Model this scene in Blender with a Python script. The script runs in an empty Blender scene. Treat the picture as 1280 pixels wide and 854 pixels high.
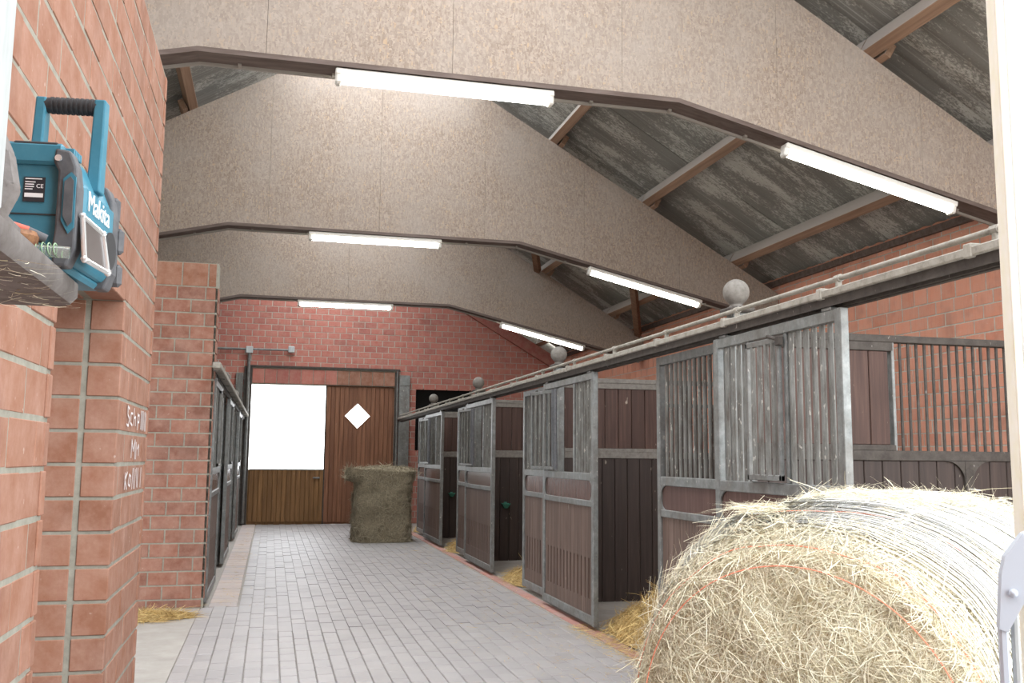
import bpy, bmesh, math, random
import numpy as np
from mathutils import Vector, Matrix, noise as mnoise

random.seed(7)
rng = np.random.default_rng(7)
S = bpy.context.scene
COL = S.collection

# ------------------------------------------------------------------ camera
CAM_H = 1.38
F_PX = 1187.28
yaw, pit, rol = math.radians(14.103), math.radians(6.997), math.radians(0.520)
cy, sy = math.cos(yaw), math.sin(yaw)
fwd = Vector((sy * math.cos(pit), cy * math.cos(pit), math.sin(pit)))
r0 = Vector((cy, -sy, 0)); u0 = r0.cross(fwd)
rt = r0 * math.cos(rol) + u0 * math.sin(rol)
up = u0 * math.cos(rol) - r0 * math.sin(rol)
cam_data = bpy.data.cameras.new('camera')
cam_data.sensor_width = 36.0
cam_data.lens = F_PX / 1280.0 * 36.0
cam_data.clip_start = 0.05
cam_data.clip_end = 500
cam = bpy.data.objects.new('camera', cam_data)
COL.objects.link(cam)
cam.matrix_world = Matrix(((rt.x, up.x, -fwd.x, 0), (rt.y, up.y, -fwd.y, 0), (rt.z, up.z, -fwd.z, CAM_H), (0, 0, 0, 1)))
S.camera = cam

# ------------------------------------------------------------------ sky, light, exposure
S.view_settings.view_transform = 'Standard'
S.view_settings.look = 'None'
S.view_settings.gamma = 1.0
S.view_settings.use_curve_mapping = False
S.view_settings.exposure = 1.75
W = bpy.data.worlds.new('overcast_sky'); S.world = W
W.use_nodes = True
bg = W.node_tree.nodes['Background']
bg.inputs[0].default_value = (0.93, 0.965, 1.0, 1)
bg.inputs[1].default_value = 2.2

def portal(name, loc, size, target):
    l = bpy.data.lights.new(name, 'AREA'); l.shape = 'RECTANGLE'
    l.size, l.size_y = size
    l.cycles.is_portal = True
    o = bpy.data.objects.new(name, l); COL.objects.link(o)
    o.location = loc
    d = Vector(target) - Vector(loc)
    o.rotation_euler = d.to_track_quat('-Z', 'Y').to_euler()
portal('sky_portal_front', (1.1, -1.6, 3.2), (11.0, 6.6), (1.1, 8, 3.2))
portal('sky_portal_ridge', (1.12, 10.8, 6.62), (2.3, 18.6), (1.12, 10.8, 0))
portal('sky_portal_side', (6.6, 0.7, 1.9), (3.0, 3.8), (0, 0.7, 1.9))
portal('sky_portal_door', (0.32, 20.3, 1.98), (1.5, 1.8), (0.32, 0, 1.98))
portal('sky_portal_window', (-4.3, 7.0, 1.6), (4.0, 2.6), (0, 7.0, 1.6))

# ------------------------------------------------------------------ dimensions
XF = 2.60            # aisle face of the sliding doors, right row
XL = -0.52           # aisle face of the doors, left row
XR = 6.25            # inner face of the right brick wall
XLW = -4.0
YE = 20.1            # end wall
RX, RZ, RS = 1.12, 6.44, 0.575    # ridge of the beams, slope
CP = 0.1275          # brick course
BL = 0.255           # brick length with its joint
POSTS = [5.17, 8.84, 12.57, 16.25]
def roof_z(x): return RZ - RS * abs(x - RX)

# ------------------------------------------------------------------ materials
def mat(name, build, rough=0.8, metal=0.0, spec=0.3):
    m = bpy.data.materials.new(name); m.use_nodes = True
    nt = m.node_tree; N = nt.nodes; L = nt.links
    b = N['Principled BSDF']
    b.inputs['Roughness'].default_value = rough
    b.inputs['Metallic'].default_value = metal
    b.inputs['Specular IOR Level'].default_value = spec
    c = build(nt, N, L, b)
    if c is not None:
        if isinstance(c, tuple): b.inputs['Base Color'].default_value = (*c, 1)
        else: L.new(c, b.inputs['Base Color'])
    return m
def coords(N, L, scale=(1, 1, 1), obj=False, jitter=False):
    if obj:
        src = N.new('ShaderNodeTexCoord').outputs['Object']
    else:
        src = N.new('ShaderNodeNewGeometry').outputs['Position']
    if jitter:
        oi = N.new('ShaderNodeObjectInfo'); m0 = N.new('ShaderNodeVectorMath'); m0.operation = 'SCALE'
        cb = N.new('ShaderNodeCombineXYZ')
        for i in range(3): L.new(oi.outputs['Random'], cb.inputs[i])
        L.new(cb.outputs[0], m0.inputs[0]); m0.inputs['Scale'].default_value = 37.0
        ad = N.new('ShaderNodeVectorMath'); ad.operation = 'ADD'
        L.new(src, ad.inputs[0]); L.new(m0.outputs[0], ad.inputs[1]); src = ad.outputs[0]
    v = N.new('ShaderNodeVectorMath'); v.operation = 'MULTIPLY'
    L.new(src, v.inputs[0]); v.inputs[1].default_value = scale
    return v.outputs[0]
def nz(N, L, vec, scale=5, detail=4, rough=0.6):
    n = N.new('ShaderNodeTexNoise'); L.new(vec, n.inputs['Vector'])
    n.inputs['Scale'].default_value = scale; n.inputs['Detail'].default_value = detail; n.inputs['Roughness'].default_value = rough
    return n.outputs['Fac']
def ramp(N, L, fac, stops, interp='LINEAR'):
    r = N.new('ShaderNodeValToRGB'); L.new(fac, r.inputs[0]); r.color_ramp.interpolation = interp
    e = r.color_ramp.elements
    while len(e) < len(stops): e.new(0.5)
    for el, (p, c) in zip(e, stops):
        el.position = p
        el.color = (*c, 1) if isinstance(c, tuple) else (c, c, c, 1)
    return r.outputs[0]
def mix(N, L, fac, a, b, mode='MIX'):
    m = N.new('ShaderNodeMix'); m.data_type = 'RGBA'; m.blend_type = mode
    for sock, v in ((m.inputs[0], fac), (m.inputs[6], a), (m.inputs[7], b)):
        if isinstance(v, (int, float)): sock.default_value = v
        elif isinstance(v, tuple): sock.default_value = (*v, 1)
        else: L.new(v, sock)
    return m.outputs[2]
def island(N, L):
    g = N.new('ShaderNodeNewGeometry'); oi = N.new('ShaderNodeObjectInfo')
    a = N.new('ShaderNodeMath'); a.operation = 'ADD'; L.new(g.outputs['Random Per Island'], a.inputs[0]); L.new(oi.outputs['Random'], a.inputs[1])
    f = N.new('ShaderNodeMath'); f.operation = 'FRACT'; L.new(a.outputs[0], f.inputs[0])
    return f.outputs[0]
def bump(N, L, b, h, strength=0.3, dist=0.01):
    bp = N.new('ShaderNodeBump'); bp.inputs['Strength'].default_value = strength; bp.inputs['Distance'].default_value = dist
    L.new(h, bp.inputs['Height']); L.new(bp.outputs[0], b.inputs['Normal'])

def b_brick(c1, c2, c3):
    def f(nt, N, L, b):
        r = island(N, L)
        col = ramp(N, L, r, [(0, c1), (0.5, c2), (1, c3)])
        v = coords(N, L)
        n = nz(N, L, v, 9, 5, 0.7)
        col = mix(N, L, ramp(N, L, n, [(0.35, 0.0), (0.75, 0.5)]), col, (0.46, 0.30, 0.24))
        st = nz(N, L, coords(N, L, (60, 60, 4)), 1, 2)
        col = mix(N, L, ramp(N, L, st, [(0.5, 0.0), (0.8, 0.25)]), col, (0.25, 0.10, 0.07))
        sp = nz(N, L, v, 34, 2)
        col = mix(N, L, ramp(N, L, sp, [(0.70, 0.0), (0.78, 0.55)]), col, (0.55, 0.48, 0.42))
        dk = nz(N, L, v, 2.3, 3)
        col = mix(N, L, ramp(N, L, dk, [(0.56, 0.0), (0.76, 0.45)]), col, (0.13, 0.07, 0.055))
        bump(N, L, b, n, 0.25, 0.006)
        return col
    return f
M = {}
M['brick'] = mat('red_brick', b_brick((0.235, 0.106, 0.064), (0.262, 0.120, 0.073), (0.208, 0.092, 0.055)), 0.85)
M['brick_pier'] = mat('brown_red_brick', b_brick((0.215, 0.092, 0.062), (0.245, 0.105, 0.07), (0.175, 0.074, 0.051)), 0.88)
M['brick_orange'] = mat('orange_brick', b_brick((0.53, 0.225, 0.145), (0.57, 0.25, 0.165), (0.47, 0.19, 0.12)), 0.85)  # orange brick, lightened further to make up for the stalls' missing light
M['brick_brightened'] = mat('brightened_red_brick', b_brick((0.38, 0.125, 0.098), (0.42, 0.145, 0.112), (0.31, 0.10, 0.082)), 0.88)  # same red brick, colour raised because less light reaches the end wall
M['mortar'] = mat('mortar', lambda nt, N, L, b: ramp(N, L, nz(N, L, coords(N, L), 22, 5, 0.7), [(0.3, (0.21, 0.20, 0.165)), (0.7, (0.31, 0.30, 0.25))]), 0.95)
M['mortar_pale'] = mat('pale_mortar', lambda nt, N, L, b: ramp(N, L, nz(N, L, coords(N, L), 22, 5, 0.7), [(0.3, (0.31, 0.29, 0.245)), (0.7, (0.45, 0.43, 0.37))]), 0.95)
def b_galv(dirty):
    def f(nt, N, L, b):
        v = coords(N, L)
        n = nz(N, L, v, 14, 5, 0.7)
        base = ramp(N, L, n, [(0.3, (0.135, 0.143, 0.14)), (0.55, (0.215, 0.225, 0.22)), (0.8, (0.31, 0.318, 0.306))])
        d = nz(N, L, coords(N, L, (1, 1, 0.5)), 4.5, 6, 0.75)
        base = mix(N, L, ramp(N, L, d, [(0.42, 0.0), (0.7, dirty)]), base, (0.11, 0.085, 0.066))
        sp = nz(N, L, coords(N, L, (1, 1, 0.45)), 42, 2)
        base = mix(N, L, ramp(N, L, sp, [(0.67, 0.0), (0.73, 0.6)]), base, (0.52, 0.50, 0.45))
        bump(N, L, b, n, 0.15, 0.003)
        return base
    return f
M['galv'] = mat('galvanised_steel', b_galv(0.6), 0.45, 0.3)
def b_bars(nt, N, L, b):
    n = nz(N, L, coords(N, L, (30, 30, 5)), 1, 5, 0.7)
    c = ramp(N, L, n, [(0.32, (0.085, 0.074, 0.064)), (0.52, (0.155, 0.155, 0.144)), (0.78, (0.25, 0.253, 0.24))])
    sp = nz(N, L, coords(N, L, (1, 1, 0.4)), 46, 2)
    return mix(N, L, ramp(N, L, sp, [(0.64, 0.0), (0.70, 0.6)]), c, (0.50, 0.48, 0.43))
M['galv_bar'] = mat('galvanised_bar', b_bars, 0.6, 0.15)
M['galv_cream'] = mat('dusty_pale_steel', lambda nt, N, L, b: ramp(N, L, nz(N, L, coords(N, L), 13, 6, 0.75), [(0.3, (0.17, 0.155, 0.13)), (0.5, (0.29, 0.27, 0.232)), (0.75, (0.37, 0.345, 0.305))]), 0.75)
def b_grime_shade(nt, N, L, b):
    n = nz(N, L, coords(N, L), 14, 5, 0.7)
    c = ramp(N, L, n, [(0.3, (0.036, 0.029, 0.025)), (0.7, (0.080, 0.069, 0.060))])  # grime, darkened further to paint in the bars' backlit shade
    sp = nz(N, L, coords(N, L, (1, 1, 0.45)), 42, 2)
    return mix(N, L, ramp(N, L, sp, [(0.69, 0.0), (0.75, 0.5)]), c, (0.40, 0.37, 0.33))
M['galv_brown'] = mat('grimy_shaded_steel', b_grime_shade, 0.75)
M['galv_dust'] = mat('dusty_ball_steel', lambda nt, N, L, b: ramp(N, L, nz(N, L, coords(N, L), 30, 4), [(0.3, (0.14, 0.127, 0.112)), (0.7, (0.22, 0.203, 0.183))]), 0.85)
def b_wood(dark, mid, light, scr=0.5, sc=1.0):
    def f(nt, N, L, b):
        r = island(N, L)
        v = coords(N, L, (34 * sc, 34 * sc, 1.6 * sc), jitter=True)
        n = nz(N, L, v, 1, 5, 0.65)
        col = ramp(N, L, n, [(0.3, dark), (0.52, mid), (0.75, light)])
        col = mix(N, L, ramp(N, L, r, [(0, 0.0), (1, 0.55)]), col, dark)
        s = nz(N, L, coords(N, L, (26, 26, 9)), 1, 2)
        col = mix(N, L, ramp(N, L, s, [(0.72, 0.0), (0.78, scr)]), col, (0.44, 0.38, 0.31))
        bump(N, L, b, n, 0.2, 0.003)
        return col
    return f
M['plank'] = mat('reddish_brown_boards', b_wood((0.08, 0.052, 0.041), (0.138, 0.093, 0.075), (0.22, 0.155, 0.126)), 0.6)
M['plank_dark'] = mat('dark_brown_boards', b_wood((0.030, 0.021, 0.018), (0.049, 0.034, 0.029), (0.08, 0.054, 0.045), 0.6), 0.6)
M['panel'] = mat('violet_brown_panel', b_wood((0.085, 0.05, 0.045), (0.13, 0.082, 0.07), (0.19, 0.125, 0.11), 0.3), 0.25, 0, 0.6)
M['door'] = mat('orange_brown_boards', b_wood((0.13, 0.055, 0.03), (0.24, 0.11, 0.06), (0.34, 0.17, 0.095), 0.2), 0.6)
M['door_low'] = mat('ochre_brown_boards', b_wood((0.13, 0.065, 0.025), (0.24, 0.125, 0.048), (0.34, 0.19, 0.08), 0.2), 0.6)
def b_purlin(nt, N, L, b):
    n = nz(N, L, coords(N, L, (30, 1.2, 30)), 1, 4)
    col = ramp(N, L, n, [(0.3, (0.19, 0.115, 0.075)), (0.7, (0.31, 0.20, 0.135))])
    g = N.new('ShaderNodeNewGeometry'); sx = N.new('ShaderNodeSeparateXYZ'); L.new(g.outputs['True Normal'], sx.inputs[0])
    return mix(N, L, ramp(N, L, sx.outputs[2], [(0.15, 0.0), (0.35, 0.9)]), col, (0.36, 0.33, 0.30))   # dust lying on the faces that look up
M['purlin'] = mat('purlin_timber', b_purlin, 0.85)
M['timber'] = mat('brace_timber', lambda nt, N, L, b: ramp(N, L, nz(N, L, coords(N, L, (9, 9, 9)), 2, 5), [(0.3, (0.12, 0.06, 0.032)), (0.7, (0.22, 0.12, 0.07))]), 0.85)
def b_osb(nt, N, L, b):
    g = N.new('ShaderNodeNewGeometry')
    wn = N.new('ShaderNodeTexNoise'); wn.inputs['Scale'].default_value = 5.0; wn.inputs['Detail'].default_value = 3
    L.new(g.outputs['Position'], wn.inputs['Vector'])
    wv = N.new('ShaderNodeVectorMath'); wv.operation = 'MULTIPLY_ADD'
    L.new(wn.outputs['Color'], wv.inputs[0]); wv.inputs[1].default_value = (0.035, 0.035, 0.035); L.new(g.outputs['Position'], wv.inputs[2])
    vs = []
    for i, (sx, sz, rot) in enumerate(((88, 27, 0.35), (70, 34, -0.65), (30, 80, 0.25))):
        mp = N.new('ShaderNodeMapping'); L.new(wv.outputs[0], mp.inputs[0])
        mp.inputs['Rotation'].default_value = (0, rot, 0); mp.inputs['Scale'].default_value = (sx, 3, sz)
        mp.inputs['Location'].default_value = (i * 7.3, 0, i * 3.1)
        vo = N.new('ShaderNodeTexVoronoi'); L.new(mp.outputs[0], vo.inputs['Vector']); vo.inputs['Scale'].default_value = 1.0
        sp = N.new('ShaderNodeSeparateColor'); L.new(vo.outputs['Color'], sp.inputs[0]); vs.append(sp.outputs[0])
    c1 = ramp(N, L, vs[0], [(0, (0.226, 0.175, 0.137)), (0.4, (0.282, 0.225, 0.181)), (0.85, (0.331, 0.270, 0.220)), (1, (0.381, 0.275, 0.182))])
    c2 = ramp(N, L, vs[1], [(0, (0.221, 0.173, 0.140)), (0.5, (0.287, 0.232, 0.189)), (1, (0.359, 0.293, 0.239))])
    c = mix(N, L, ramp(N, L, vs[2], [(0.3, 0.0), (0.7, 1.0)]), c1, c2)
    sp2 = nz(N, L, coords(N, L), 48, 4, 0.7)
    c = mix(N, L, ramp(N, L, sp2, [(0.3, 0.45), (0.46, 0.0)]), c, (0.155, 0.108, 0.083))
    d = nz(N, L, coords(N, L), 1.1, 5, 0.6)
    c = mix(N, L, ramp(N, L, d, [(0.4, 0.0), (0.7, 0.55)]), c, (0.320, 0.281, 0.249))      # dust film
    bump(N, L, b, vs[0], 0.2, 0.002)
    return c
M['osb'] = mat('dusty_strand_board', b_osb, 0.9)
M['chord'] = mat('dark_chord_timber', lambda nt, N, L, b: ramp(N, L, nz(N, L, coords(N, L, (3, 20, 20)), 1, 4), [(0.3, (0.085, 0.06, 0.05)), (0.7, (0.15, 0.115, 0.10))]), 0.8)
M['chord_lip'] = mat('grey_chord_strip', lambda nt, N, L, b: (0.26, 0.235, 0.205), 0.7)
def b_sheet(nt, N, L, b):
    big = nz(N, L, coords(N, L, (0.6, 1.6, 0.6), jitter=True), 1.6, 4, 0.6)
    spk = nz(N, L, coords(N, L, (0.8, 1.6, 0.8)), 30, 5, 0.8)
    base = ramp(N, L, spk, [(0.3, (0.34, 0.332, 0.295)), (0.7, (0.48, 0.47, 0.43))])
    add = N.new('ShaderNodeMath'); add.operation = 'ADD'; L.new(big, add.inputs[0]); L.new(spk, add.inputs[1])
    base = mix(N, L, ramp(N, L, add.outputs[0], [(0.88, 0.0), (1.22, 0.80)]), base, (0.105, 0.10, 0.089))
    st = nz(N, L, coords(N, L, (0.5, 45, 0.5)), 1, 3)
    base = mix(N, L, ramp(N, L, st, [(0.56, 0.0), (0.78, 0.5)]), base, (0.46, 0.455, 0.43))
    return base
M['sheet'] = mat('mouldy_fibre_cement', b_sheet, 0.92)
def b_paver(c1, c2, c3):
    def f(nt, N, L, b):
        r = island(N, L)
        col = ramp(N, L, r, [(0, c1), (0.5, c2), (1, c3)])
        n = nz(N, L, coords(N, L), 3.0, 6, 0.7)
        col = mix(N, L, ramp(N, L, n, [(0.4, 0.0), (0.7, 0.5)]), col, (0.365, 0.34, 0.322))
        sp = nz(N, L, coords(N, L), 26, 3)
        col = mix(N, L, ramp(N, L, sp, [(0.68, 0.0), (0.76, 0.4)]), col, (0.52, 0.45, 0.33))
        bump(N, L, b, sp, 0.15, 0.003)
        return col
    return f
M['paver'] = mat('grey_clinker', b_paver((0.275, 0.258, 0.256), (0.30, 0.281, 0.28), (0.322, 0.302, 0.30)), 0.5, 0, 0.45)
M['paver_red'] = mat('red_clinker', b_paver((0.36, 0.17, 0.14), (0.42, 0.20, 0.165), (0.34, 0.20, 0.18)), 0.75)
M['paver_pale'] = mat('pale_pink_clinker', b_paver((0.43, 0.35, 0.32), (0.48, 0.40, 0.36), (0.40, 0.35, 0.34)), 0.75)
M['joint'] = mat('joint_sand', lambda nt, N, L, b: ramp(N, L, nz(N, L, coords(N, L), 30, 4), [(0.3, (0.27, 0.25, 0.225)), (0.7, (0.35, 0.325, 0.295))]), 0.95)
M['concrete'] = mat('concrete', lambda nt, N, L, b: ramp(N, L, nz(N, L, coords(N, L), 4, 7, 0.7), [(0.3, (0.29, 0.265, 0.24)), (0.7, (0.38, 0.355, 0.325))]), 0.9)
M['ground'] = mat('pale_yard_ground', lambda nt, N, L, b: ramp(N, L, nz(N, L, coords(N, L), 2, 5), [(0.3, (0.45, 0.44, 0.40)), (0.7, (0.58, 0.56, 0.52))]), 0.95)
M['black'] = mat('black_unlit_room', lambda nt, N, L, b: (0.012, 0.012, 0.012), 0.9)
def b_straw(c1, c2, c3, c4):
    def f(nt, N, L, b):
        g = N.new('ShaderNodeNewGeometry')
        return ramp(N, L, g.outputs['Random Per Island'], [(0, c1), (0.4, c2), (0.75, c3), (1, c4)])
    return f
M['hay'] = mat('pale_hay', b_straw((0.54, 0.48, 0.33), (0.70, 0.64, 0.48), (0.79, 0.75, 0.61), (0.64, 0.63, 0.47)), 0.7)
M['hay_core'] = mat('hay_core', lambda nt, N, L, b: ramp(N, L, nz(N, L, coords(N, L), 30, 6, 0.8), [(0.3, (0.38, 0.31, 0.19)), (0.7, (0.62, 0.55, 0.37))]), 0.9)
M['hay_old'] = mat('old_olive_hay', b_straw((0.20, 0.165, 0.11), (0.31, 0.265, 0.185), (0.42, 0.37, 0.265), (0.27, 0.24, 0.165)), 0.8)
M['hay_old_core'] = mat('old_hay_core', lambda nt, N, L, b: ramp(N, L, nz(N, L, coords(N, L), 9, 6, 0.8), [(0.3, (0.12, 0.095, 0.06)), (0.7, (0.33, 0.28, 0.19))]), 0.9)
M['straw'] = mat('golden_straw', b_straw((0.36, 0.23, 0.085), (0.52, 0.36, 0.14), (0.62, 0.46, 0.20), (0.45, 0.33, 0.16)), 0.7)
M['straw_core'] = mat('straw_bed', lambda nt, N, L, b: ramp(N, L, nz(N, L, coords(N, L), 40, 5, 0.8), [(0.3, (0.24, 0.15, 0.055)), (0.7, (0.48, 0.34, 0.14))]), 0.9)
M['net'] = mat('white_net_wrap', lambda nt, N, L, b: (0.86, 0.86, 0.84), 0.5)
M['twine'] = mat('orange_twine', lambda nt, N, L, b: (0.80, 0.27, 0.17), 0.6)
M['teal'] = mat('teal_plastic', lambda nt, N, L, b: ramp(N, L, nz(N, L, coords(N, L), 30, 4), [(0.3, (0.035, 0.165, 0.235)), (0.75, (0.055, 0.205, 0.28))]), 0.45, 0, 0.4)
M['rubber'] = mat('grey_rubber', lambda nt, N, L, b: ramp(N, L, nz(N, L, coords(N, L), 40, 4), [(0.3, (0.075, 0.078, 0.085)), (0.75, (0.13, 0.13, 0.135))]), 0.7)
M['rubber_dark'] = mat('dark_rubber', lambda nt, N, L, b: (0.04, 0.04, 0.042), 0.7)
M['tray'] = mat('dusty_grey_plastic', lambda nt, N, L, b: ramp(N, L, nz(N, L, coords(N, L), 16, 6, 0.7), [(0.3, (0.10, 0.085, 0.075)), (0.55, (0.165, 0.15, 0.142)), (0.8, (0.23, 0.215, 0.205))]), 0.75)
M['white'] = mat('white_paint', lambda nt, N, L, b: (0.80, 0.82, 0.83), 0.55)
M['cream'] = mat('cream_edge', lambda nt, N, L, b: ramp(N, L, nz(N, L, coords(N, L), 30, 3), [(0.3, (0.84, 0.82, 0.66)), (0.7, (0.87, 0.86, 0.78))]), 0.6)
M['bluegrey'] = mat('pale_blue_grey_steel', lambda nt, N, L, b: (0.50, 0.55, 0.62), 0.45, 0.2)
M['palepost'] = mat('pale_weathered_steel', lambda nt, N, L, b: ramp(N, L, nz(N, L, coords(N, L, (8, 8, 2)), 3, 5), [(0.3, (0.36, 0.385, 0.385)), (0.7, (0.50, 0.53, 0.53))]), 0.6, 0.1)
M['lamp_body'] = mat('lamp_housing', lambda nt, N, L, b: (0.62, 0.60, 0.55), 0.6)
M['green'] = mat('green_plastic', lambda nt, N, L, b: (0.05, 0.20, 0.14), 0.5)
M['sticker'] = mat('black_sticker', lambda nt, N, L, b: (0.03, 0.03, 0.035), 0.5)
M['print'] = mat('white_print', lambda nt, N, L, b: (0.80, 0.80, 0.80), 0.6)
M['chalk'] = mat('white_chalk', lambda nt, N, L, b: (0.74, 0.70, 0.70), 0.95)
M['chrome'] = mat('bright_plastic_chrome', lambda nt, N, L, b: (0.80, 0.82, 0.82), 0.22, 0.7)
M['dim'] = mat('smoked_glass', lambda nt, N, L, b: (0.10, 0.085, 0.08), 0.25)
M['red'] = mat('red_grip', lambda nt, N, L, b: (0.52, 0.11, 0.07), 0.5)
M['rust'] = mat('rusty_brown', lambda nt, N, L, b: ramp(N, L, nz(N, L, coords(N, L), 90, 4), [(0.35, (0.13, 0.055, 0.03)), (0.7, (0.30, 0.15, 0.07))]), 0.6)
M['wire'] = mat('green_wire', lambda nt, N, L, b: (0.28, 0.42, 0.26), 0.5)
def b_clear(nt, N, L, b):
    b.inputs['Transmission Weight'].default_value = 0.85; b.inputs['IOR'].default_value = 1.4
    return (0.85, 0.9, 0.85)
M['clear'] = mat('clear_plastic', b_clear, 0.12)
def b_tube(nt, N, L, b):
    b.inputs['Emission Color'].default_value = (1.0, 1.0, 0.90, 1); b.inputs['Emission Strength'].default_value = 9.0
    return (0.9, 0.9, 0.85)
M['tube'] = mat('lit_fluorescent_tube', b_tube, 0.4)

# ------------------------------------------------------------------ mesh helpers
CACHE = {}
class MB:
    def __init__(s): s.v = []; s.f = []
    def add(s, vs, fs):
        o = len(s.v); s.v += [tuple(p) for p in vs]; s.f += [tuple(i + o for i in f) for f in fs]; return s
    def box(s, a, b):
        x0, y0, z0 = a; x1, y1, z1 = b
        return s.add([(x0, y0, z0), (x1, y0, z0), (x1, y1, z0), (x0, y1, z0), (x0, y0, z1), (x1, y0, z1), (x1, y1, z1), (x0, y1, z1)],
              [(3, 2, 1, 0), (4, 5, 6, 7), (0, 1, 5, 4), (1, 2, 6, 5), (2, 3, 7, 6), (3, 0, 4, 7)])
    def cbox(s, a, b, c=0.004):
        """box with chamfered edges"""
        a = [min(p, q) for p, q in zip(a, b)], [max(p, q) for p, q in zip(a, b)]
        lo, hi = a
        c = min(c, 0.45 * min(h - l for l, h in zip(lo, hi)))
        vs = []; idx = {}
        for ix in (0, 1):
            for iy in (0, 1):
                for iz in (0, 1):
                    k = (ix, iy, iz)
                    for ax in range(3):
                        p = []
                        for d in range(3):
                            base = hi[d] if k[d] else lo[d]
                            if d != ax: base += -c if k[d] else c
                            p.append(base)
                        idx[k + (ax,)] = len(vs); vs.append(p)
        fs = []
        for ax in range(3):
            u, w = (ax + 1) % 3, (ax + 2) % 3
            for sd in (0, 1):
                q = []
                for (i, j) in ((0, 0), (1, 0), (1, 1), (0, 1)):
                    k = [0, 0, 0]; k[ax] = sd; k[u] = i; k[w] = j; q.append(idx[tuple(k) + (ax,)])
                fs.append(q if sd else q[::-1])
        for ax in range(3):           # edges along ax
            u, w = (ax + 1) % 3, (ax + 2) % 3
            for i in (0, 1):
                for j in (0, 1):
                    k0 = [0, 0, 0]; k1 = [0, 0, 0]
                    k0[u] = k1[u] = i; k0[w] = k1[w] = j; k0[ax] = 0; k1[ax] = 1
                    q = [idx[tuple(k0) + (u,)], idx[tuple(k1) + (u,)], idx[tuple(k1) + (w,)], idx[tuple(k0) + (w,)]]
                    fs.append(q if i != j else q[::-1])
        for ix in (0, 1):
            for iy in (0, 1):
                for iz in (0, 1):
                    q = [idx[(ix, iy, iz, 0)], idx[(ix, iy, iz, 1)], idx[(ix, iy, iz, 2)]]
                    fs.append(q if (ix + iy + iz) % 2 else q[::-1])
        return s.add(vs, fs)
    def tube(s, p, q, r, n=8, r2=None, caps=True):
        p, q = Vector(p), Vector(q); d = (q - p).normalized()
        a = d.orthogonal().normalized(); b = d.cross(a)
        r2 = r if r2 is None else r2
        vs = [p + (a * math.cos(t) + b * math.sin(t)) * r for t in [2 * math.pi * i / n for i in range(n)]]
        vs += [q + (a * math.cos(t) + b * math.sin(t)) * r2 for t in [2 * math.pi * i / n for i in range(n)]]
        fs = [(i, (i + 1) % n, n + (i + 1) % n, n + i) for i in range(n)]
        if caps: fs += [tuple(range(n - 1, -1, -1)), tuple(range(n, 2 * n))]
        return s.add(vs, fs)
    def path(s, pts, r, n=6):
        pts = [Vector(p) for p in pts]
        for i in range(len(pts) - 1): s.tube(pts[i], pts[i + 1], r, n)
        return s
    def prism(s, poly, axis, a, b):
        """poly of 2D points extruded along axis from a to b; the 2D plane is the other two axes in xyz order"""
        n = len(poly)
        def mk(p, t):
            l = list(p); l.insert(axis, t); return tuple(l)
        vs = [mk(p, a) for p in poly] + [mk(p, b) for p in poly]
        fs = [tuple(range(n - 1, -1, -1)), tuple(range(n, 2 * n))] + [(i, (i + 1) % n, n + (i + 1) % n, n + i) for i in range(n)]
        return s.add(vs, fs)
    def sphere(s, c, r, nu=16, nv=10, sz=1.0):
        vs = [(c[0], c[1], c[2] - r * sz)]
        for j in range(1, nv):
            t = -math.pi / 2 + math.pi * j / nv
            for i in range(nu):
                a = 2 * math.pi * i / nu
                vs.append((c[0] + r * math.cos(t) * math.cos(a), c[1] + r * math.cos(t) * math.sin(a), c[2] + r * sz * math.sin(t)))
        vs.append((c[0], c[1], c[2] + r * sz)); top = len(vs) - 1
        fs = [(0, 1 + (i + 1) % nu, 1 + i) for i in range(nu)]
        for j in range(nv - 2):
            for i in range(nu):
                a0 = 1 + j * nu + i; a1 = 1 + j * nu + (i + 1) % nu
                fs.append((a0, a1, a1 + nu, a0 + nu))
        k = 1 + (nv - 2) * nu
        fs += [(k + i, k + (i + 1) % nu, top) for i in range(nu)]
        return s.add(vs, fs)
    def lathe(s, c, prof, n=16):
        vs = []
        for r, z in prof:
            for i in range(n):
                a = 2 * math.pi * i / n
                vs.append((c[0] + r * math.cos(a), c[1] + r * math.sin(a), c[2] + z))
        fs = []
        for j in range(len(prof) - 1):
            for i in range(n):
                fs.append((j * n + i, j * n + (i + 1) % n, (j + 1) * n + (i + 1) % n, (j + 1) * n + i))
        fs.append(tuple(range(n - 1, -1, -1))); k = (len(prof) - 1) * n; fs.append(tuple(range(k, k + n)))
        return s.add(vs, fs)
    def mesh(s, name, m, fix=True, smooth=False):
        me = bpy.data.meshes.new(name); me.from_pydata(s.v, [], s.f)
        if fix:
            bm = bmesh.new(); bm.from_mesh(me); bmesh.ops.recalc_face_normals(bm, faces=bm.faces); bm.to_mesh(me); bm.free()
        me.materials.append(m)
        if smooth:
            me.polygons.foreach_set('use_smooth', [True] * len(me.polygons))
            try: me.set_sharp_from_angle(angle=math.radians(38))
            except Exception: pass
        me.update()
        return me
    def build(s, name, m, parent=None, loc=(0, 0, 0), smooth=False):
        return link(name, s.mesh(name, m, True, smooth), parent, loc)
def link(name, me, parent=None, loc=(0, 0, 0), rot=None):
    o = bpy.data.objects.new(name, me); COL.objects.link(o)
    o.parent = parent; o.location = loc
    if rot: o.rotation_euler = rot
    return o
def tag(o, label=None, cat=None, group=None, kind=None):
    if label: o['label'] = label
    if cat: o['category'] = cat
    if group: o['group'] = group
    if kind: o['kind'] = kind
    return o
def empty(name, loc=(0, 0, 0), rz=0, label=None, cat=None, group=None, kind=None):
    o = bpy.data.objects.new(name, None); COL.objects.link(o); o.location = loc; o.rotation_euler = (0, 0, rz)
    o.empty_display_size = 0.1
    return tag(o, label, cat, group, kind)
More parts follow.
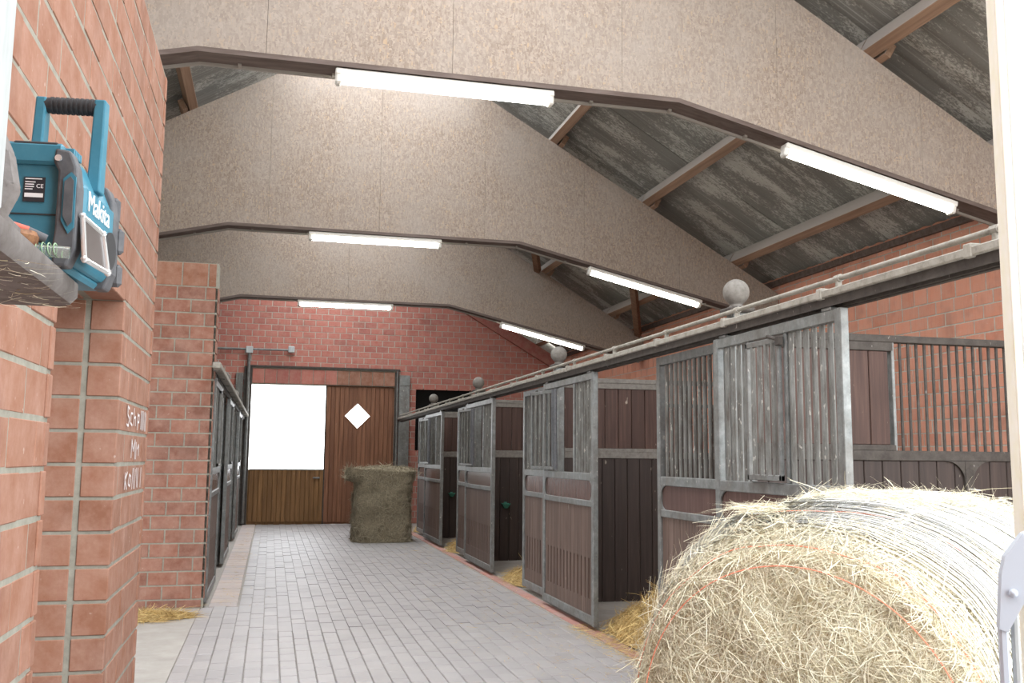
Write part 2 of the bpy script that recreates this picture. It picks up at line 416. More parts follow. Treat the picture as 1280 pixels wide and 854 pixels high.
def copy_tree(o, parent=None):
    c = o.copy(); COL.objects.link(c); c.parent = parent
    for ch in list(o.children): copy_tree(ch, c)
    return c
def piece(name, dims, m, parent, loc, c=0.004):
    """a chamfered block centred on loc; alike pieces share their mesh"""
    key = (round(dims[0], 3), round(dims[1], 3), round(dims[2], 3), m.name, c)
    if key not in CACHE:
        d = [k / 2 for k in key[:3]]
        CACHE[key] = MB().cbox([-k for k in d], d, c).mesh(name, m, False)
    return link(name, CACHE[key], parent, loc)
def bar(name, r, length, m, parent, loc):
    key = ('bar', round(r, 4), round(length, 3), m.name)
    if key not in CACHE: CACHE[key] = MB().tube((0, 0, 0), (0, 0, length), r, 8).mesh(name, m, False, True)
    return link(name, CACHE[key], parent, loc)
def in_view(p):
    d = Vector(p) - Vector((0, 0, CAM_H)); z = d.dot(fwd)
    if z < 0.3: return None
    x, y = 640 + F_PX * d.dot(rt) / z, 427 - F_PX * d.dot(up) / z
    return (x, y, z) if -30 < x < 1310 and -30 < y < 884 else None

# ------------------------------------------------------------------ bricks
def brick_face(parent, m, axis, plane, n, lo, hi, z0, courses, holes=(), weight=None, zmax=None, soldier=(), first=0.0, most=300, proud=0.005, top_m=None, JU=0.012, cp=CP):
    """individual bricks on a face; axis 0: the face runs along x, 1: along y; n = sign of the outward normal"""
    cells = []
    D, J = 0.05, 0.012
    def emit(a, b, za, zb):
        za = max(za, 0.0)
        if zb - za < 0.03: return
        for (h0, h1, hz0, hz1) in holes:
            zc = (za + zb) / 2
            if hz0 < zc < hz1:
                if a >= h0 and b <= h1: return
                if a < h0 < b:
                    if b > h1: emit(h1 - J / 2, b, za, zb)
                    b = h0 + J / 2
                elif a < h1 < b: a = h1 - J / 2
        if b - a < 0.035: return
        if zmax and zb > min(zmax(a), zmax(b)): return
        cells.append((a + JU / 2, b - JU / 2, za + J / 2, zb - J / 2))
    z = z0; k = 0
    while z < z0 + courses * cp - 0.01:
        s = next((q for q in soldier if abs(q[0] - z) < cp * 0.5), None)
        if s:
            zb = s[1]; a = lo
            while a < hi - 0.01: emit(a, min(a + s[2], hi), z, zb); a += s[2]
            z = zb; k += 1; continue
        zb = z + cp
        a = lo - ((k % 2) * BL / 2 + first) % BL
        while a < hi - 0.01:
            emit(max(a, lo), min(a + BL, hi), z, zb); a += BL
        z = zb; k += 1
    scored = []
    for (a, b, za, zb) in cells:
        c = [0, 0, (za + zb) / 2]; c[axis] = (a + b) / 2; c[1 - axis] = plane
        v = in_view(c)
        sc = 0
        if v:
            sc = (b - a) * (zb - za) / v[2] ** 2 * (weight(c) if weight else 1)
        scored.append((sc, a, b, za, zb, c))
    scored.sort(key=lambda q: -q[0])
    rest = MB()
    for i, (sc, a, b, za, zb, c) in enumerate(scored):
        off = random.uniform(-0.0025, 0.0015)
        c = list(c); c[1 - axis] = plane + n * (proud + off - D / 2)
        dims = [0, 0, zb - za]; dims[axis] = b - a; dims[1 - axis] = D
        if i < most and sc > 0:
            piece('brick', dims, top_m if (top_m and zb - za > CP * 1.3) else m, parent, c, 0.0028)
        else:
            h = [q / 2 for q in dims]
            rest.box([p - q for p, q in zip(c, h)], [p + q for p, q in zip(c, h)])
    if rest.v:
        o = link('brick_remainder', rest.mesh('brick_remainder', m, False), parent); o['kind'] = 'stuff'
    return parent
def structure(name, mb, m, label=None):
    o = mb.build(name, m); o['kind'] = 'structure'
    if label: o['label'] = label
    return o

# ------------------------------------------------------------------ floor and ground
fl = structure('floor', MB().box((-4.2, -0.6, -0.2), (6.5, 20.4, -0.010)), M['joint'], 'grey block-paved aisle floor of the stable')
yard = structure('yard_ground', MB().box((-60, -60, -0.30), (70, 120, -0.205)).box((-10, 20.4, -0.205), (12, 90, -0.03)).box((-10, -40, -0.205), (12, -0.6, -0.03)), M['ground'], 'pale yard ground outside the open half door')
MB().box((-4.2, 0.0, -0.05), (-0.57, 9.6, -0.002)).build('concrete_slab', M['concrete'], fl)
MB().box((2.68, 0.0, -0.05), (6.3, 20.1, -0.004)).build('stall_slab', M['concrete'], fl)
MB().box((-4.2, 9.6, -0.05), (-0.60, 20.1, -0.004)).build('stall_slab', M['concrete'], fl)
PW, PL, PJ = 0.1125, 0.225, 0.0048
pcs = []
for i in range(28):
    x = -0.565 + PW * (i + 0.5)
    if x > 2.51: break
    ystart = 0.2 - (PL * 0.5 if i % 2 else 0) + random.uniform(-0.012, 0.012)
    j = 0
    while True:
        y = ystart + j * PL; j += 1
        if y > YE + 0.1: break
        if x < -0.24 and y > 9.35: continue
        pcs.append((x, y))
pcs.sort(key=lambda p: (0 if in_view((p[0], p[1], 0)) else 1, p[1]))
rest = MB()
for i, (x, y) in enumerate(pcs):
    z = random.uniform(-0.0025, 0.0015)
    if i < 300 and in_view((x, y, 0)):
        piece('paver', (PW - PJ, PL - PJ, 0.06), M['paver'], fl, (x, y, z - 0.03), 0.005)
    else:
        rest.box((x - (PW - PJ) / 2, y - (PL - PJ) / 2, -0.06), (x + (PW - PJ) / 2, y + (PL - PJ) / 2, z))
o = link('paver_remainder', rest.mesh('paver_remainder', M['paver'], False), fl); o['kind'] = 'stuff'
y = 1.0
while y < YE:
    piece('edge_paver', (0.11, 0.23, 0.06), M['paver_red'], fl, (2.575, y + 0.12, -0.031 + random.uniform(0, 0.003)), 0.005); y += 0.24
y = 9.36
while y < YE:
    piece('edge_paver', (0.25, 0.23, 0.06), M['paver_pale'], fl, (-0.375, y + 0.12, -0.031 + random.uniform(0, 0.003)), 0.005); y += 0.24

# ------------------------------------------------------------------ near left brick wall with its doorway
LO = 0.066      # height of the first full course joint
WLX, D0, D1, DZ = -0.58, 2.76, 3.92, LO + 15 * CP
WTOP = LO + 25 * CP
g = 0.0
mb = MB()
mb.box((WLX - 0.36, 0.9, 0), (WLX, D0, WTOP)).box((WLX - 0.36, D1, 0), (WLX, 4.86, WTOP)).box((WLX - 0.36, D0, DZ), (WLX, D1, WTOP))
wl = structure('wall_left', mb, M['mortar'], 'near red brick wall beside the camera with a narrow doorway')
brick_face(wl, M['brick'], 1, WLX, 1, 0.9, 4.86, LO - CP, 26, holes=[(D0, D1, -1, DZ - 0.01)], first=0.18, proud=0.0025, JU=0.006)
# jamb of the doorway (two leaves of brick with an upright joint) and the near reveal
rest = MB()
for k in range(15):
    z = LO + k * CP + CP / 2
    piece('jamb_brick', (0.118, 0.05, CP - 0.013), M['brick'], wl, (WLX - 0.059 + 0.006, D1 - 0.006 + 0.025, z), 0.0028)
    piece('jamb_brick', (0.20, 0.05, CP - 0.013), M['brick'], wl, (WLX - 0.134 - 0.10, D1 - 0.005 + 0.025, z), 0.0028)
    piece('jamb_brick', (0.118, 0.05, CP - 0.013), M['brick'], wl, (WLX - 0.059 + 0.006, D0 + 0.006 - 0.025, z), 0.0028)
for i in range(5):
    piece('lintel_brick', (0.118, 0.222, 0.05), M['brick'], wl, (WLX - 0.053, D0 + 0.116 + i * 0.232, DZ - 0.004 + 0.025), 0.0028)
    piece('lintel_brick', (0.20, 0.222, 0.05), M['brick'], wl, (WLX - 0.242, D0 + 0.116 + i * 0.232, DZ - 0.004 + 0.025), 0.0028)
for k in range(25):   # end face of the wall
    z = LO + k * CP + CP / 2
    piece('end_brick', (0.118, 0.05, CP - 0.013), M['brick'], wl, (WLX - 0.053, 4.86 + 0.006 - 0.025, z), 0.0028)
    piece('end_brick', (0.20, 0.05, CP - 0.013), M['brick'], wl, (WLX - 0.242, 4.86 + 0.006 - 0.025, z), 0.0028)
# chalk marks on the narrow pier: three short scrawled lines, too faint to read
def chalk(lines):
    mb = MB()
    for (z, strokes) in lines:
        for st in strokes:
            pts = [(WLX + 0.0075, 4.10 + yy, z + zz) for yy, zz in st]
            for a, b in zip(pts[:-1], pts[1:]):
                va, vb = Vector(a), Vector(b); d = (vb - va).normalized(); w = Vector((1, 0, 0)).cross(d) * 0.0045
                mb.add([va - w, va + w, vb + w, vb - w], [(0, 1, 2, 3)])
                mb.add([va - w + Vector((0.001, 0, 0)), va + w + Vector((0.001, 0, 0)), vb + w + Vector((0.001, 0, 0)), vb - w + Vector((0.001, 0, 0))], [(3, 2, 1, 0)])
    return mb
S1 = [[(0.10, 0.035), (0.05, 0.045), (0.06, 0.01), (0.11, -0.005), (0.09, -0.035), (0.04, -0.03)],
      [(0.20, 0.02), (0.15, 0.02), (0.14, -0.02), (0.20, -0.03)], [(0.24, 0.045), (0.24, -0.03)], [(0.24, 0.0), (0.29, 0.01), (0.30, -0.03)],
      [(0.36, 0.03), (0.36, -0.045)], [(0.36, 0.02), (0.41, 0.02), (0.41, -0.01), (0.36, -0.01)], [(0.47, 0.045), (0.47, -0.04)], [(0.50, 0.045), (0.50, -0.04)],
      [(0.53, 0.045), (0.53, -0.045)], [(0.56, 0.04), (0.56, -0.04)], [(0.60, 0.045), (0.60, -0.045)], [(0.63, 0.04), (0.63, -0.045)]]
S2 = [[(0.22, 0.04), (0.22, -0.04)], [(0.22, 0.04), (0.27, -0.01), (0.32, 0.04), (0.33, -0.045)], [(0.36, 0.03), (0.36, -0.045)], [(0.40, 0.0), (0.44, 0.02), (0.44, -0.03)]]
S3 = [[(0.08, 0.03), (0.08, -0.04)], [(0.08, 0.0), (0.14, 0.03)], [(0.08, 0.0), (0.14, -0.04)], [(0.20, 0.02), (0.18, -0.02), (0.23, -0.03), (0.25, 0.01), (0.20, 0.02)],
      [(0.30, 0.045), (0.29, -0.045)], [(0.33, 0.045), (0.34, -0.045)], [(0.38, 0.04), (0.38, -0.045)], [(0.41, 0.045), (0.45, -0.04)], [(0.46, 0.045), (0.46, -0.045)], [(0.56, 0.045), (0.56, -0.045)]]
chalk([(LO + 11.5 * CP, S1), (LO + 10.5 * CP, S2), (LO + 9.5 * CP, S3)]).build('chalk_mark', M['chalk'], wl)

# ------------------------------------------------------------------ brick end wall of the left stalls
YC, CT = 9.30, 3.19
mb = MB().box((XLW, YC, 0), (-0.545, YC + 0.24, CT))
wc = structure('wall_left_stalls', mb, M['mortar'], 'red brick end wall of the left stall row with a pale edge')
brick_face(wc, M['brick_pier'], 0, YC, -1, -2.75, -0.558, 0.078 - 0.1253, 25.4, cp=0.1253, soldier=[(0.078 + 23 * 0.1253, CT, 0.235)], first=0.07, top_m=M['brick'], weight=lambda c: 1 if c[0] > -1.35 else 0.3)
for k in range(23): piece('side_brick', (0.05, 0.24, 0.1253 - 0.012), M['brick_pier'], wc, (-0.545 + 0.008 - 0.025, YC + 0.12, 0.078 + (k + 0.5) * 0.1253), 0.003)

# ------------------------------------------------------------------ outer left wall, right wall, end wall
structure('wall_left_outer', MB().box((XLW - 0.3, 8.9, 0), (XLW, YE + 0.3, 3.6)).box((XLW - 0.3, -0.2, 2.9), (XLW, 8.9, 3.6)).box((XLW - 0.3, -0.2, 0), (XLW, 5.1, 2.9)), M['brick'], 'plain outer brick wall behind the left stalls')
RWT = 3.72
structure('wall_front_added', MB().prism([(XLW - 0.3, 0), (1.25, 0), (1.25, roof_z(1.25) + 0.1), (RX, RZ + 0.1), (XLW - 0.3, roof_z(XLW - 0.3) + 0.1)], 1, -0.75, -0.45), M['brick'], 'unseen brick front wall behind the camera, added to hold back daylight')  # unseen wall added so daylight comes mostly from the right
wr = structure('wall_right', MB().box((XR, 2.2, 0), (XR + 0.3, YE + 0.3, RWT)), M['mortar_pale'], 'long red brick outer wall behind the right stalls')
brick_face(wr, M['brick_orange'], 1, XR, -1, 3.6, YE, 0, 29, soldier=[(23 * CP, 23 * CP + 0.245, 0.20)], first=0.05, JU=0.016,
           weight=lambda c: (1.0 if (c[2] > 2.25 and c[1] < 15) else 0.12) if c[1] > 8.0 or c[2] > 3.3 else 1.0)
MB().box((XR - 0.05, 2.3, 3.605), (XR + 0.02, YE, 3.675)).build('wall_plate', M['chord'], wr)
OX0, OX1 = -0.43, 2.50          # big doorway in the end wall
def gz(x): return roof_z(x) + 0.27
mb = MB()
for (a, b, z0) in ((XLW, OX0, 0), (OX1, 2.95, 0), (4.17, XR, 0)):
    mb.prism([(a, z0), (b, z0), (b, gz(b)), (a, gz(a))] if not a < RX < b else [(a, z0), (b, z0), (b, gz(b)), (RX, gz(RX)), (a, gz(a))], 1, YE, YE + 0.3)
mb.prism([(OX0, 2.85), (OX1, 2.85), (OX1, gz(OX1)), (RX, gz(RX)), (OX0, gz(OX0))], 1, YE, YE + 0.3)
mb.prism([(2.95, 2.84), (4.17, 2.84), (4.17, gz(4.17)), (2.95, gz(2.95))], 1, YE, YE + 0.3)
mb.box((2.95, YE, 0), (4.17, YE + 0.3, 1.5))
we = structure('wall_back', mb, M['mortar_pale'], 'red brick gable wall at the far end of the aisle')
brick_face(we, M['brick_brightened'], 0, YE, -1, XLW, XR, 0, 48, JU=0.017, holes=[(OX0, OX1, -1, 3.18), (2.95, 4.17, 1.5, 2.85)], zmax=lambda x: roof_z(x) + 0.05, first=0.03,
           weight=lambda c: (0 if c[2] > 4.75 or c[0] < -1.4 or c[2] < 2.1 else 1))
lin = MB().box((OX0 - 0.02, YE - 0.012, 2.85), (OX1 + 0.02, YE + 0.1, 3.19)).build('lintel', M['mortar'], we)
x = OX0
while x < OX1 - 0.05:
    w = min(0.245, OX1 - x)
    piece('lintel_brick', (w - 0.012, 0.06, 0.30), M['brick_brightened'] if x < 1.2 else M['brick'], we, (x + w / 2, YE + 0.005, 3.01), 0.006); x += 0.245
MB().box((OX0 - 0.08, YE - 0.05, 3.185), (OX1 + 0.10, YE, 3.225)).build('door_track', M['galv_brown'], we)
MB().box((2.585, YE - 0.06, 0), (2.81, YE + 0.02, 2.88)).box((2.585, YE - 0.07, 2.885), (2.81, YE + 0.02, 3.10)).build('steel_pier', M['galv'], we)
MB().box((2.50, YE - 0.05, 0), (2.575, YE + 0.02, 3.16)).build('door_post', M['galv_brown'], we)
MB().box((-0.74, YE - 0.06, 0), (-0.60, YE + 0.02, 3.05)).build('steel_pier', M['galv_bar'], we)
MB().box((-0.585, YE - 0.05, 0), (-0.43, YE + 0.02, 3.2)).build('door_post', M['galv_brown'], we)
# dark opening right of the doors; black sheet paints the unlit room behind
wi = structure('window_1', MB().box((2.95, YE + 0.31, 1.4), (4.17, YE + 0.34, 2.9)).box((2.93, YE + 0.29, 1.4), (2.95, YE + 0.34, 2.9)).box((4.17, YE + 0.29, 1.4), (4.19, YE + 0.34, 2.9)), M['black'], 'dark unlit opening under the gable right of the doors')
# gable rafter against the end wall
mb = MB()
mb.prism([(RX, roof_z(RX) - 0.02), (XR - 0.05, roof_z(XR - 0.05) - 0.02), (XR - 0.05, roof_z(XR - 0.05) - 0.30), (RX, roof_z(RX) - 0.30)], 1, YE - 0.11, YE - 0.02)
mb.build('gable_rafter', M['brick_brightened'], we)

# ------------------------------------------------------------------ roof: purlins and sheets
ce = empty('ceiling', (RX, 10, RZ), kind='structure', label='grey fibre cement sheet roof on timber purlins above the aisle')
ang = math.atan(RS)
PX = [0.9, 2.1, 3.3, 4.5]
def on_slope(side, d, off):
    """point at horizontal distance d from the ridge, lifted off along the slope normal"""
    return Vector((RX + side * (d + off * math.sin(ang)), 0, RZ - RS * d + off * math.cos(ang)))
Y0R = 1.6
for side in (1, -1):
    for d in PX:
        if d == 0.9: continue
        for (ya, yb) in ((Y0R, 6.28), (6.30, 10.88), (10.90, 15.48), (15.50, YE)):
            key = ('purlin', side, round(yb - ya, 2))
            if key not in CACHE:
                CACHE[key] = MB().cbox((-0.05, 0, 0), (0.05, yb - ya, 0.17), 0.004).mesh('purlin', M['purlin'], False)
            p = on_slope(side, d, 0.0)
            o = link('purlin', CACHE[key], ce, (p.x - RX, ya - 10, p.z - RZ), (0, ang * side, 0))
        # packing block where the purlin lies on each beam
        for yb in (6.3, 10.9, 15.5):
            p = on_slope(side, d + 0.085, 0.0)
            key = ('pack', side)
            if key not in CACHE: CACHE[key] = MB().cbox((-0.03, -0.20, 0), (0.03, 0.20, 0.12), 0.004).mesh('packing_block', M['purlin'], False)
            link('packing_block', CACHE[key], ce, (p.x - RX, yb - 10, p.z - RZ), (0, ang * side, 0))
SWD = 1.15
def sheet_mesh(length):
    nw, per = 6, 8
    mb = MB(); n = nw * per
    vs = []
    for layer in (0, 0.008):
        for xx in (0, length):
            for i in range(n + 1):
                vs.append((xx, (SWD + 0.06) * i / n, 0.005 * math.sin(2 * math.pi * i / per) + layer))
    w = n + 1
    fs = []
    for i in range(n):
        fs.append((i, i + 1, w + i + 1, w + i)); fs.append((2 * w + i, 3 * w + i, 3 * w + i + 1, 2 * w + i + 1))
        fs.append((i, 2 * w + i, 2 * w + i + 1, i + 1)); fs.append((w + i, w + i + 1, 3 * w + i + 1, 3 * w + i))
    fs.append((0, w, 3 * w, 2 * w)); fs.append((n, 2 * w + n, 3 * w + n, w + n))
    return mb.add(vs, fs).mesh('roof_sheet', M['sheet'], False)
bounds = [1.12, 2.1, 3.3, 4.5, 5.75]  # sheets stop short: unseen ridge slot added to let daylight in
for side in (1, -1):
    for bi in range(4):
        d0, d1 = bounds[bi], bounds[bi + 1]
        length = (d1 - d0) / math.cos(ang) + 0.14
        key = ('sheet', round(length, 3))
        if key not in CACHE: CACHE[key] = sheet_mesh(length)
        for k in range(16):
            y = Y0R + k * SWD
            p = on_slope(side, d0 - 0.04, 0.195 - 0.004 * (k % 2))
            rot = (0.006, ang + 0.012, 0) if side == 1 else (0.006, ang + 0.012, math.pi)
            yy = y if side == 1 else y + SWD + 0.06
            link('roof_sheet', CACHE[key], ce, (p.x - RX, yy - 10, p.z - RZ), rot)

# ------------------------------------------------------------------ roof beams and their lamps
def beam_poly(dz):
    zb = 3.95 + dz
    sl = 0.235
    return zb, sl
SEAMS = [-1.38, -0.13, 1.12, 2.37, 3.62, 4.87]
def bot(x, zb):
    a, b = -0.56, 2.80
    if x < a: return zb - 0.235 * (a - x)
    if x > b: return zb - 0.235 * (x - b)
    return zb
BEAMS = [(6.3, 0.05, 'nearest speckled strand-board roof beam spanning the top of the picture'),
         (10.9, 0.0, 'second speckled strand-board roof beam, brightly lit by the near tube lamp'),
         (15.5, -0.05, 'farthest speckled strand-board roof beam in front of the brick gable')]
LAMPW = ['nearest', 'middle', 'farthest']
def make_lamp(L_, label):
    t = empty('tube_lamp', label=label, cat='lamp', group='fluorescent tube lamps under the roof beams')
    MB().cbox((-L_ / 2, -0.05, -0.045), (L_ / 2, 0.05, 0.0), 0.008).build('housing', M['lamp_body'], t)
    MB().tube((-L_ / 2 + 0.05, -0.005, -0.066), (L_ / 2 - 0.05, -0.005, -0.066), 0.034, 12).build('tube', M['tube'], t, smooth=True)
    for s in (-1, 1):
        MB().cbox((s * L_ / 2 - 0.045 * (s > 0) - 0.0 * (s < 0), -0.042, -0.104), (s * L_ / 2 + 0.045 * (s < 0), 0.04, -0.03), 0.012).build('end_cap', M['lamp_body'], t)
    return t
for bi, (by, dz, lab) in enumerate(BEAMS):
    zb = 3.95 + dz
    t = empty('roof_beam', (RX, by, zb), label=lab, cat='beam', group='strand-board roof beams')
    xs = [XLW + 0.02] + SEAMS + [XR - 0.02]
    for a, b in zip(xs[:-1], xs[1:]):
        a2, b2 = a + 0.0012, b - 0.0012
        pts = sorted(set([a2, b2] + [x for x in (-0.56, 2.8) if a2 < x < b2]))
        lowp = [(x - RX, bot(x, zb) - zb) for x in pts]
        ptt = sorted(set([a2, b2] + [x for x in (RX,) if a2 < x < b2]), reverse=True)
        hi_ = [(x - RX, max(roof_z(x), bot(x, zb) + 0.05) - zb) for x in ptt]
        MB().prism(lowp + hi_, 1, -0.08, 0.08).build('web_panel', M['osb'], t)
    MB().prism([(XLW + 0.03 - RX, roof_z(XLW) - zb - 0.06), (0, RZ - zb - 0.06), (XR - 0.03 - RX, roof_z(XR) - zb - 0.06), (XR - 0.03 - RX, roof_z(XR) - zb - 0.12), (0, RZ - zb - 0.14), (XLW + 0.03 - RX, roof_z(XLW) - zb - 0.12)], 1, -0.06, 0.06).build('core_rail', M['chord'], t)
    bx = [XLW + 0.03, -0.56, 2.80, XR - 0.03]
    def strip(name, y0, y1, h0, h1, m):
        lo_ = [(x - RX, bot(x, zb) - zb + h0) for x in bx]; hi_ = [(x - RX, bot(x, zb) - zb + h1) for x in reversed(bx)]
        return MB().prism(lo_ + hi_, 1, y0, y1).build(name, m, t)
    strip('bottom_chord', -0.10, 0.10, -0.014, 0.004, M['chord'])
    strip('edge_strip', -0.108, -0.098, -0.024, 0.010, M['chord'])
    strip('edge_strip', 0.088, 0.108, -0.034, -0.012, M['chord_lip'])
    bolt = MB()
    for x in np.arange(-3.4, 6.0, 0.62): bolt.box((x - RX - 0.012, 0.05, bot(x, zb) - zb - 0.030), (x - RX + 0.012, 0.11, bot(x, zb) - zb - 0.012))
    bolt.build('clip', M['chord_lip'], t)
    # lamps: one under the level middle, one under the right slope, one added unseen under the left slope for more light
    l = make_lamp(1.53, f'lit fluorescent tube lamp under the level middle of the {LAMPW[bi]} roof beam')
    l.location = (1.09, by - 0.045, zb - 0.026)
    l2 = copy_tree(l); l2['label'] = f'lit fluorescent tube lamp under the right slope of the {LAMPW[bi]} roof beam'
    xc = 4.43; l2.location = (xc, by - 0.045, bot(xc, zb) - 0.026); l2.rotation_euler = (0, math.atan(0.235), 0)
    l3 = copy_tree(l); l3['label'] = f'unseen fluorescent tube lamp added for light under the left slope of the {LAMPW[bi]} roof beam'
    xc = -2.19; l3.location = (xc, by - 0.045, bot(xc, zb) - 0.026); l3.rotation_euler = (0, -math.atan(0.235), 0)
# wind braces in the far bays, in the plane of the purlins
def brace(d0, y0, d1, y1, label):
    t = empty('wind_brace', (0, 0, 0), label=label, cat='brace', group='timber wind braces')
    a = on_slope(1, d0, -0.05); b = on_slope(1, d1, -0.05); a.y, b.y = y0, y1
    d = (b - a); n = Vector((math.sin(ang), 0, math.cos(ang))); s = d.normalized().cross(n)
    vs = []
    for p in (a, b):
        for (i, j) in ((-1, -1), (1, -1), (1, 1), (-1, 1)): vs.append(p + s * 0.05 * i + n * 0.04 * j)
    MB().add(vs, [(3, 2, 1, 0), (4, 5, 6, 7), (0, 1, 5, 4), (1, 2, 6, 5), (2, 3, 7, 6), (3, 0, 4, 7)]).build('timber', M['timber'], t)
brace(3.3, 11.4, 5.0, 15.3, 'brown timber wind brace slanting under the roof behind the middle right lamp')
brace(1.9, 11.5, 3.2, 15.35, 'brown timber wind brace slanting under the roof above the farthest roof beam')

# ------------------------------------------------------------------ big doors in the end wall
d1 = structure('door_1', MB().prism([(1.09, 0.0), (2.53, 0.0), (2.53, 2.225), (1.735 + 0.275, 2.225), (1.735, 2.225 - 0.275), (1.735 - 0.275, 2.225), (1.09, 2.225)], 1, YE + 0.062, YE + 0.085).prism([(1.09, 2.225), (1.735 - 0.275, 2.225), (1.735, 2.225 + 0.275), (1.735 + 0.275, 2.225), (2.53, 2.225), (2.53, 2.88), (1.09, 2.88)], 1, YE + 0.062, YE + 0.085), M['door'], 'tall orange-brown boarded door leaf with a diamond window')
dcx, dcz, dr = 1.735, 2.225, 0.275
n_pl = 15; pw = (2.47 - 1.09) / n_pl
for i in range(n_pl):
    a, b = 1.09 + i * pw, 1.09 + (i + 1) * pw - 0.006
    xa, xb = max(a, dcx - dr), min(b, dcx + dr)
    if xb <= xa:
        piece('plank', (b - a, 0.03, 2.79), M['door'], d1, ((a + b) / 2, YE + 0.045, 0.04 + 1.395), 0.005)
    else:
        def cut(x): return dr - abs(x - dcx)
        xm = [a] + ([dcx] if a < dcx < b else []) + [b]
        lowp = [(a, 0.04), (b, 0.04)] + [(x, dcz - max(cut(x), 0)) for x in reversed(xm)]
        hip = [(x, dcz + max(cut(x), 0)) for x in xm] + [(b, 2.83), (a, 2.83)]
        MB().prism(lowp, 1, YE + 0.03, YE + 0.06).prism(hip, 1, YE + 0.03, YE + 0.06).build('plank', M['door'], d1)
q = dr + 0.005
fr = MB()
for (p, r) in (((-q, 0), (0, q)), ((0, q), (q, 0)), ((q, 0), (0, -q)), ((0, -q), (-q, 0))):
    fr.tube((dcx + p[0], YE + 0.04, dcz + p[1]), (dcx + r[0], YE + 0.04, dcz + r[1]), 0.018, 6)
fr.build('diamond_frame', M['door'], d1)
# outer boarding behind the diamond stays open; glass pane
def b_glass(nt, N, L, b):
    b.inputs['Transmission Weight'].default_value = 1.0; b.inputs['IOR'].default_value = 1.02
    return (0.97, 0.98, 0.98)
M['glass'] = mat('clear_glass', b_glass, 0.02)
MB().prism([(dcx - dr, dcz), (dcx, dcz - dr), (dcx + dr, dcz), (dcx, dcz + dr)], 1, YE + 0.044, YE + 0.05).build('pane', M['glass'], d1)
d2 = structure('door_2', MB().box((OX0 - 0.02, YE + 0.06, -0.01), (1.085, YE + 0.085, 1.10)), M['door_low'], 'closed lower half of the far door, ochre-brown boards')
n_pl = 16; pw = (1.075 - OX0 - 0.02) / n_pl
for i in range(n_pl):
    piece('plank', (pw - 0.006, 0.03, 1.05), M['door_low'], d2, (OX0 + 0.02 + (i + 0.5) * pw, YE + 0.045, 0.05 + 0.525), 0.005)
MB().cbox((OX0 + 0.02, YE + 0.02, 1.095), (1.075, YE + 0.09, 1.115)).build('top_rail', M['galv'], d2)
MB().cbox((0.86, YE - 0.02, 0.925), (1.0, YE + 0.03, 0.955)).build('latch', M['galv'], d2)
MB().box((1.068, YE + 0.02, 0), (1.092, YE + 0.09, 2.84)).build('stile', M['galv_brown'], d2)
# conduit on the gable: level run with a box, and a drop beside the opening
t = empty('conduit', (-0.5, YE - 0.075, 3.53), label='grey conduit pipe with junction boxes on the brick gable left of the open door', cat='pipe')
MB().tube((-1.6, 0, 0), (0.8, 0, 0.02), 0.022, 8).build('level_pipe', M['galv'], t)
MB().tube((0, 0, 0), (0, 0, -3.5), 0.032, 8).build('drop_pipe', M['galv'], t)
MB().cbox((-0.07, -0.05, -0.07), (0.07, 0.03, 0.07), 0.01).build('junction_box', M['palepost'], t)
MB().cbox((0.77, -0.04, -0.03), (0.90, 0.03, 0.10), 0.01).build('junction_box', M['palepost'], t)
t = empty('water_pipe', (2.545, YE - 0.08, 0), label='thin grey upright pipe beside the tall far door leaf', cat='pipe')
MB().tube((0, 0, 0), (0, 0, 3.18), 0.02, 8).build('pipe', M['galv'], t)

# ------------------------------------------------------------------ stall fronts
# local frame: aisle side looks along -x, the near edge is y = 0, the far edge y = w
ZT, ZM1, ZM0, ZL1, ZL0 = 2.10, 1.262, 1.200, 1.035, 0.985
def gusset(mb, cy_, cz_, sy_, sz_, r, x0, x1):
    poly = [(cy_, cz_)]
    for i in range(7):
        a = math.pi / 2 * i / 6
        poly.append((cy_ + sy_ * r * (1 - math.sin(a)), cz_ + sz_ * r * (1 - math.cos(a))))
    mb.prism(poly, 0, x0, x1)
def plank_slotted(w, h, s0, s1, notch):
    key = ('slat', round(w, 3), round(h, 3), round(s0, 2), M['plank'].name)
    if key not in CACHE:
        a = w / 2
        poly = [(-a, 0), (a, 0), (a, s0), (a - notch, s0 + 0.01), (a - notch, s1 - 0.01), (a, s1), (a, h), (-a, h), (-a, s1), (-a + notch, s1 - 0.01), (-a + notch, s0 + 0.01), (-a, s0)]
        CACHE[key] = MB().prism(poly, 0, -0.011, 0.011).mesh('plank', M['plank'], True)
    return CACHE[key]
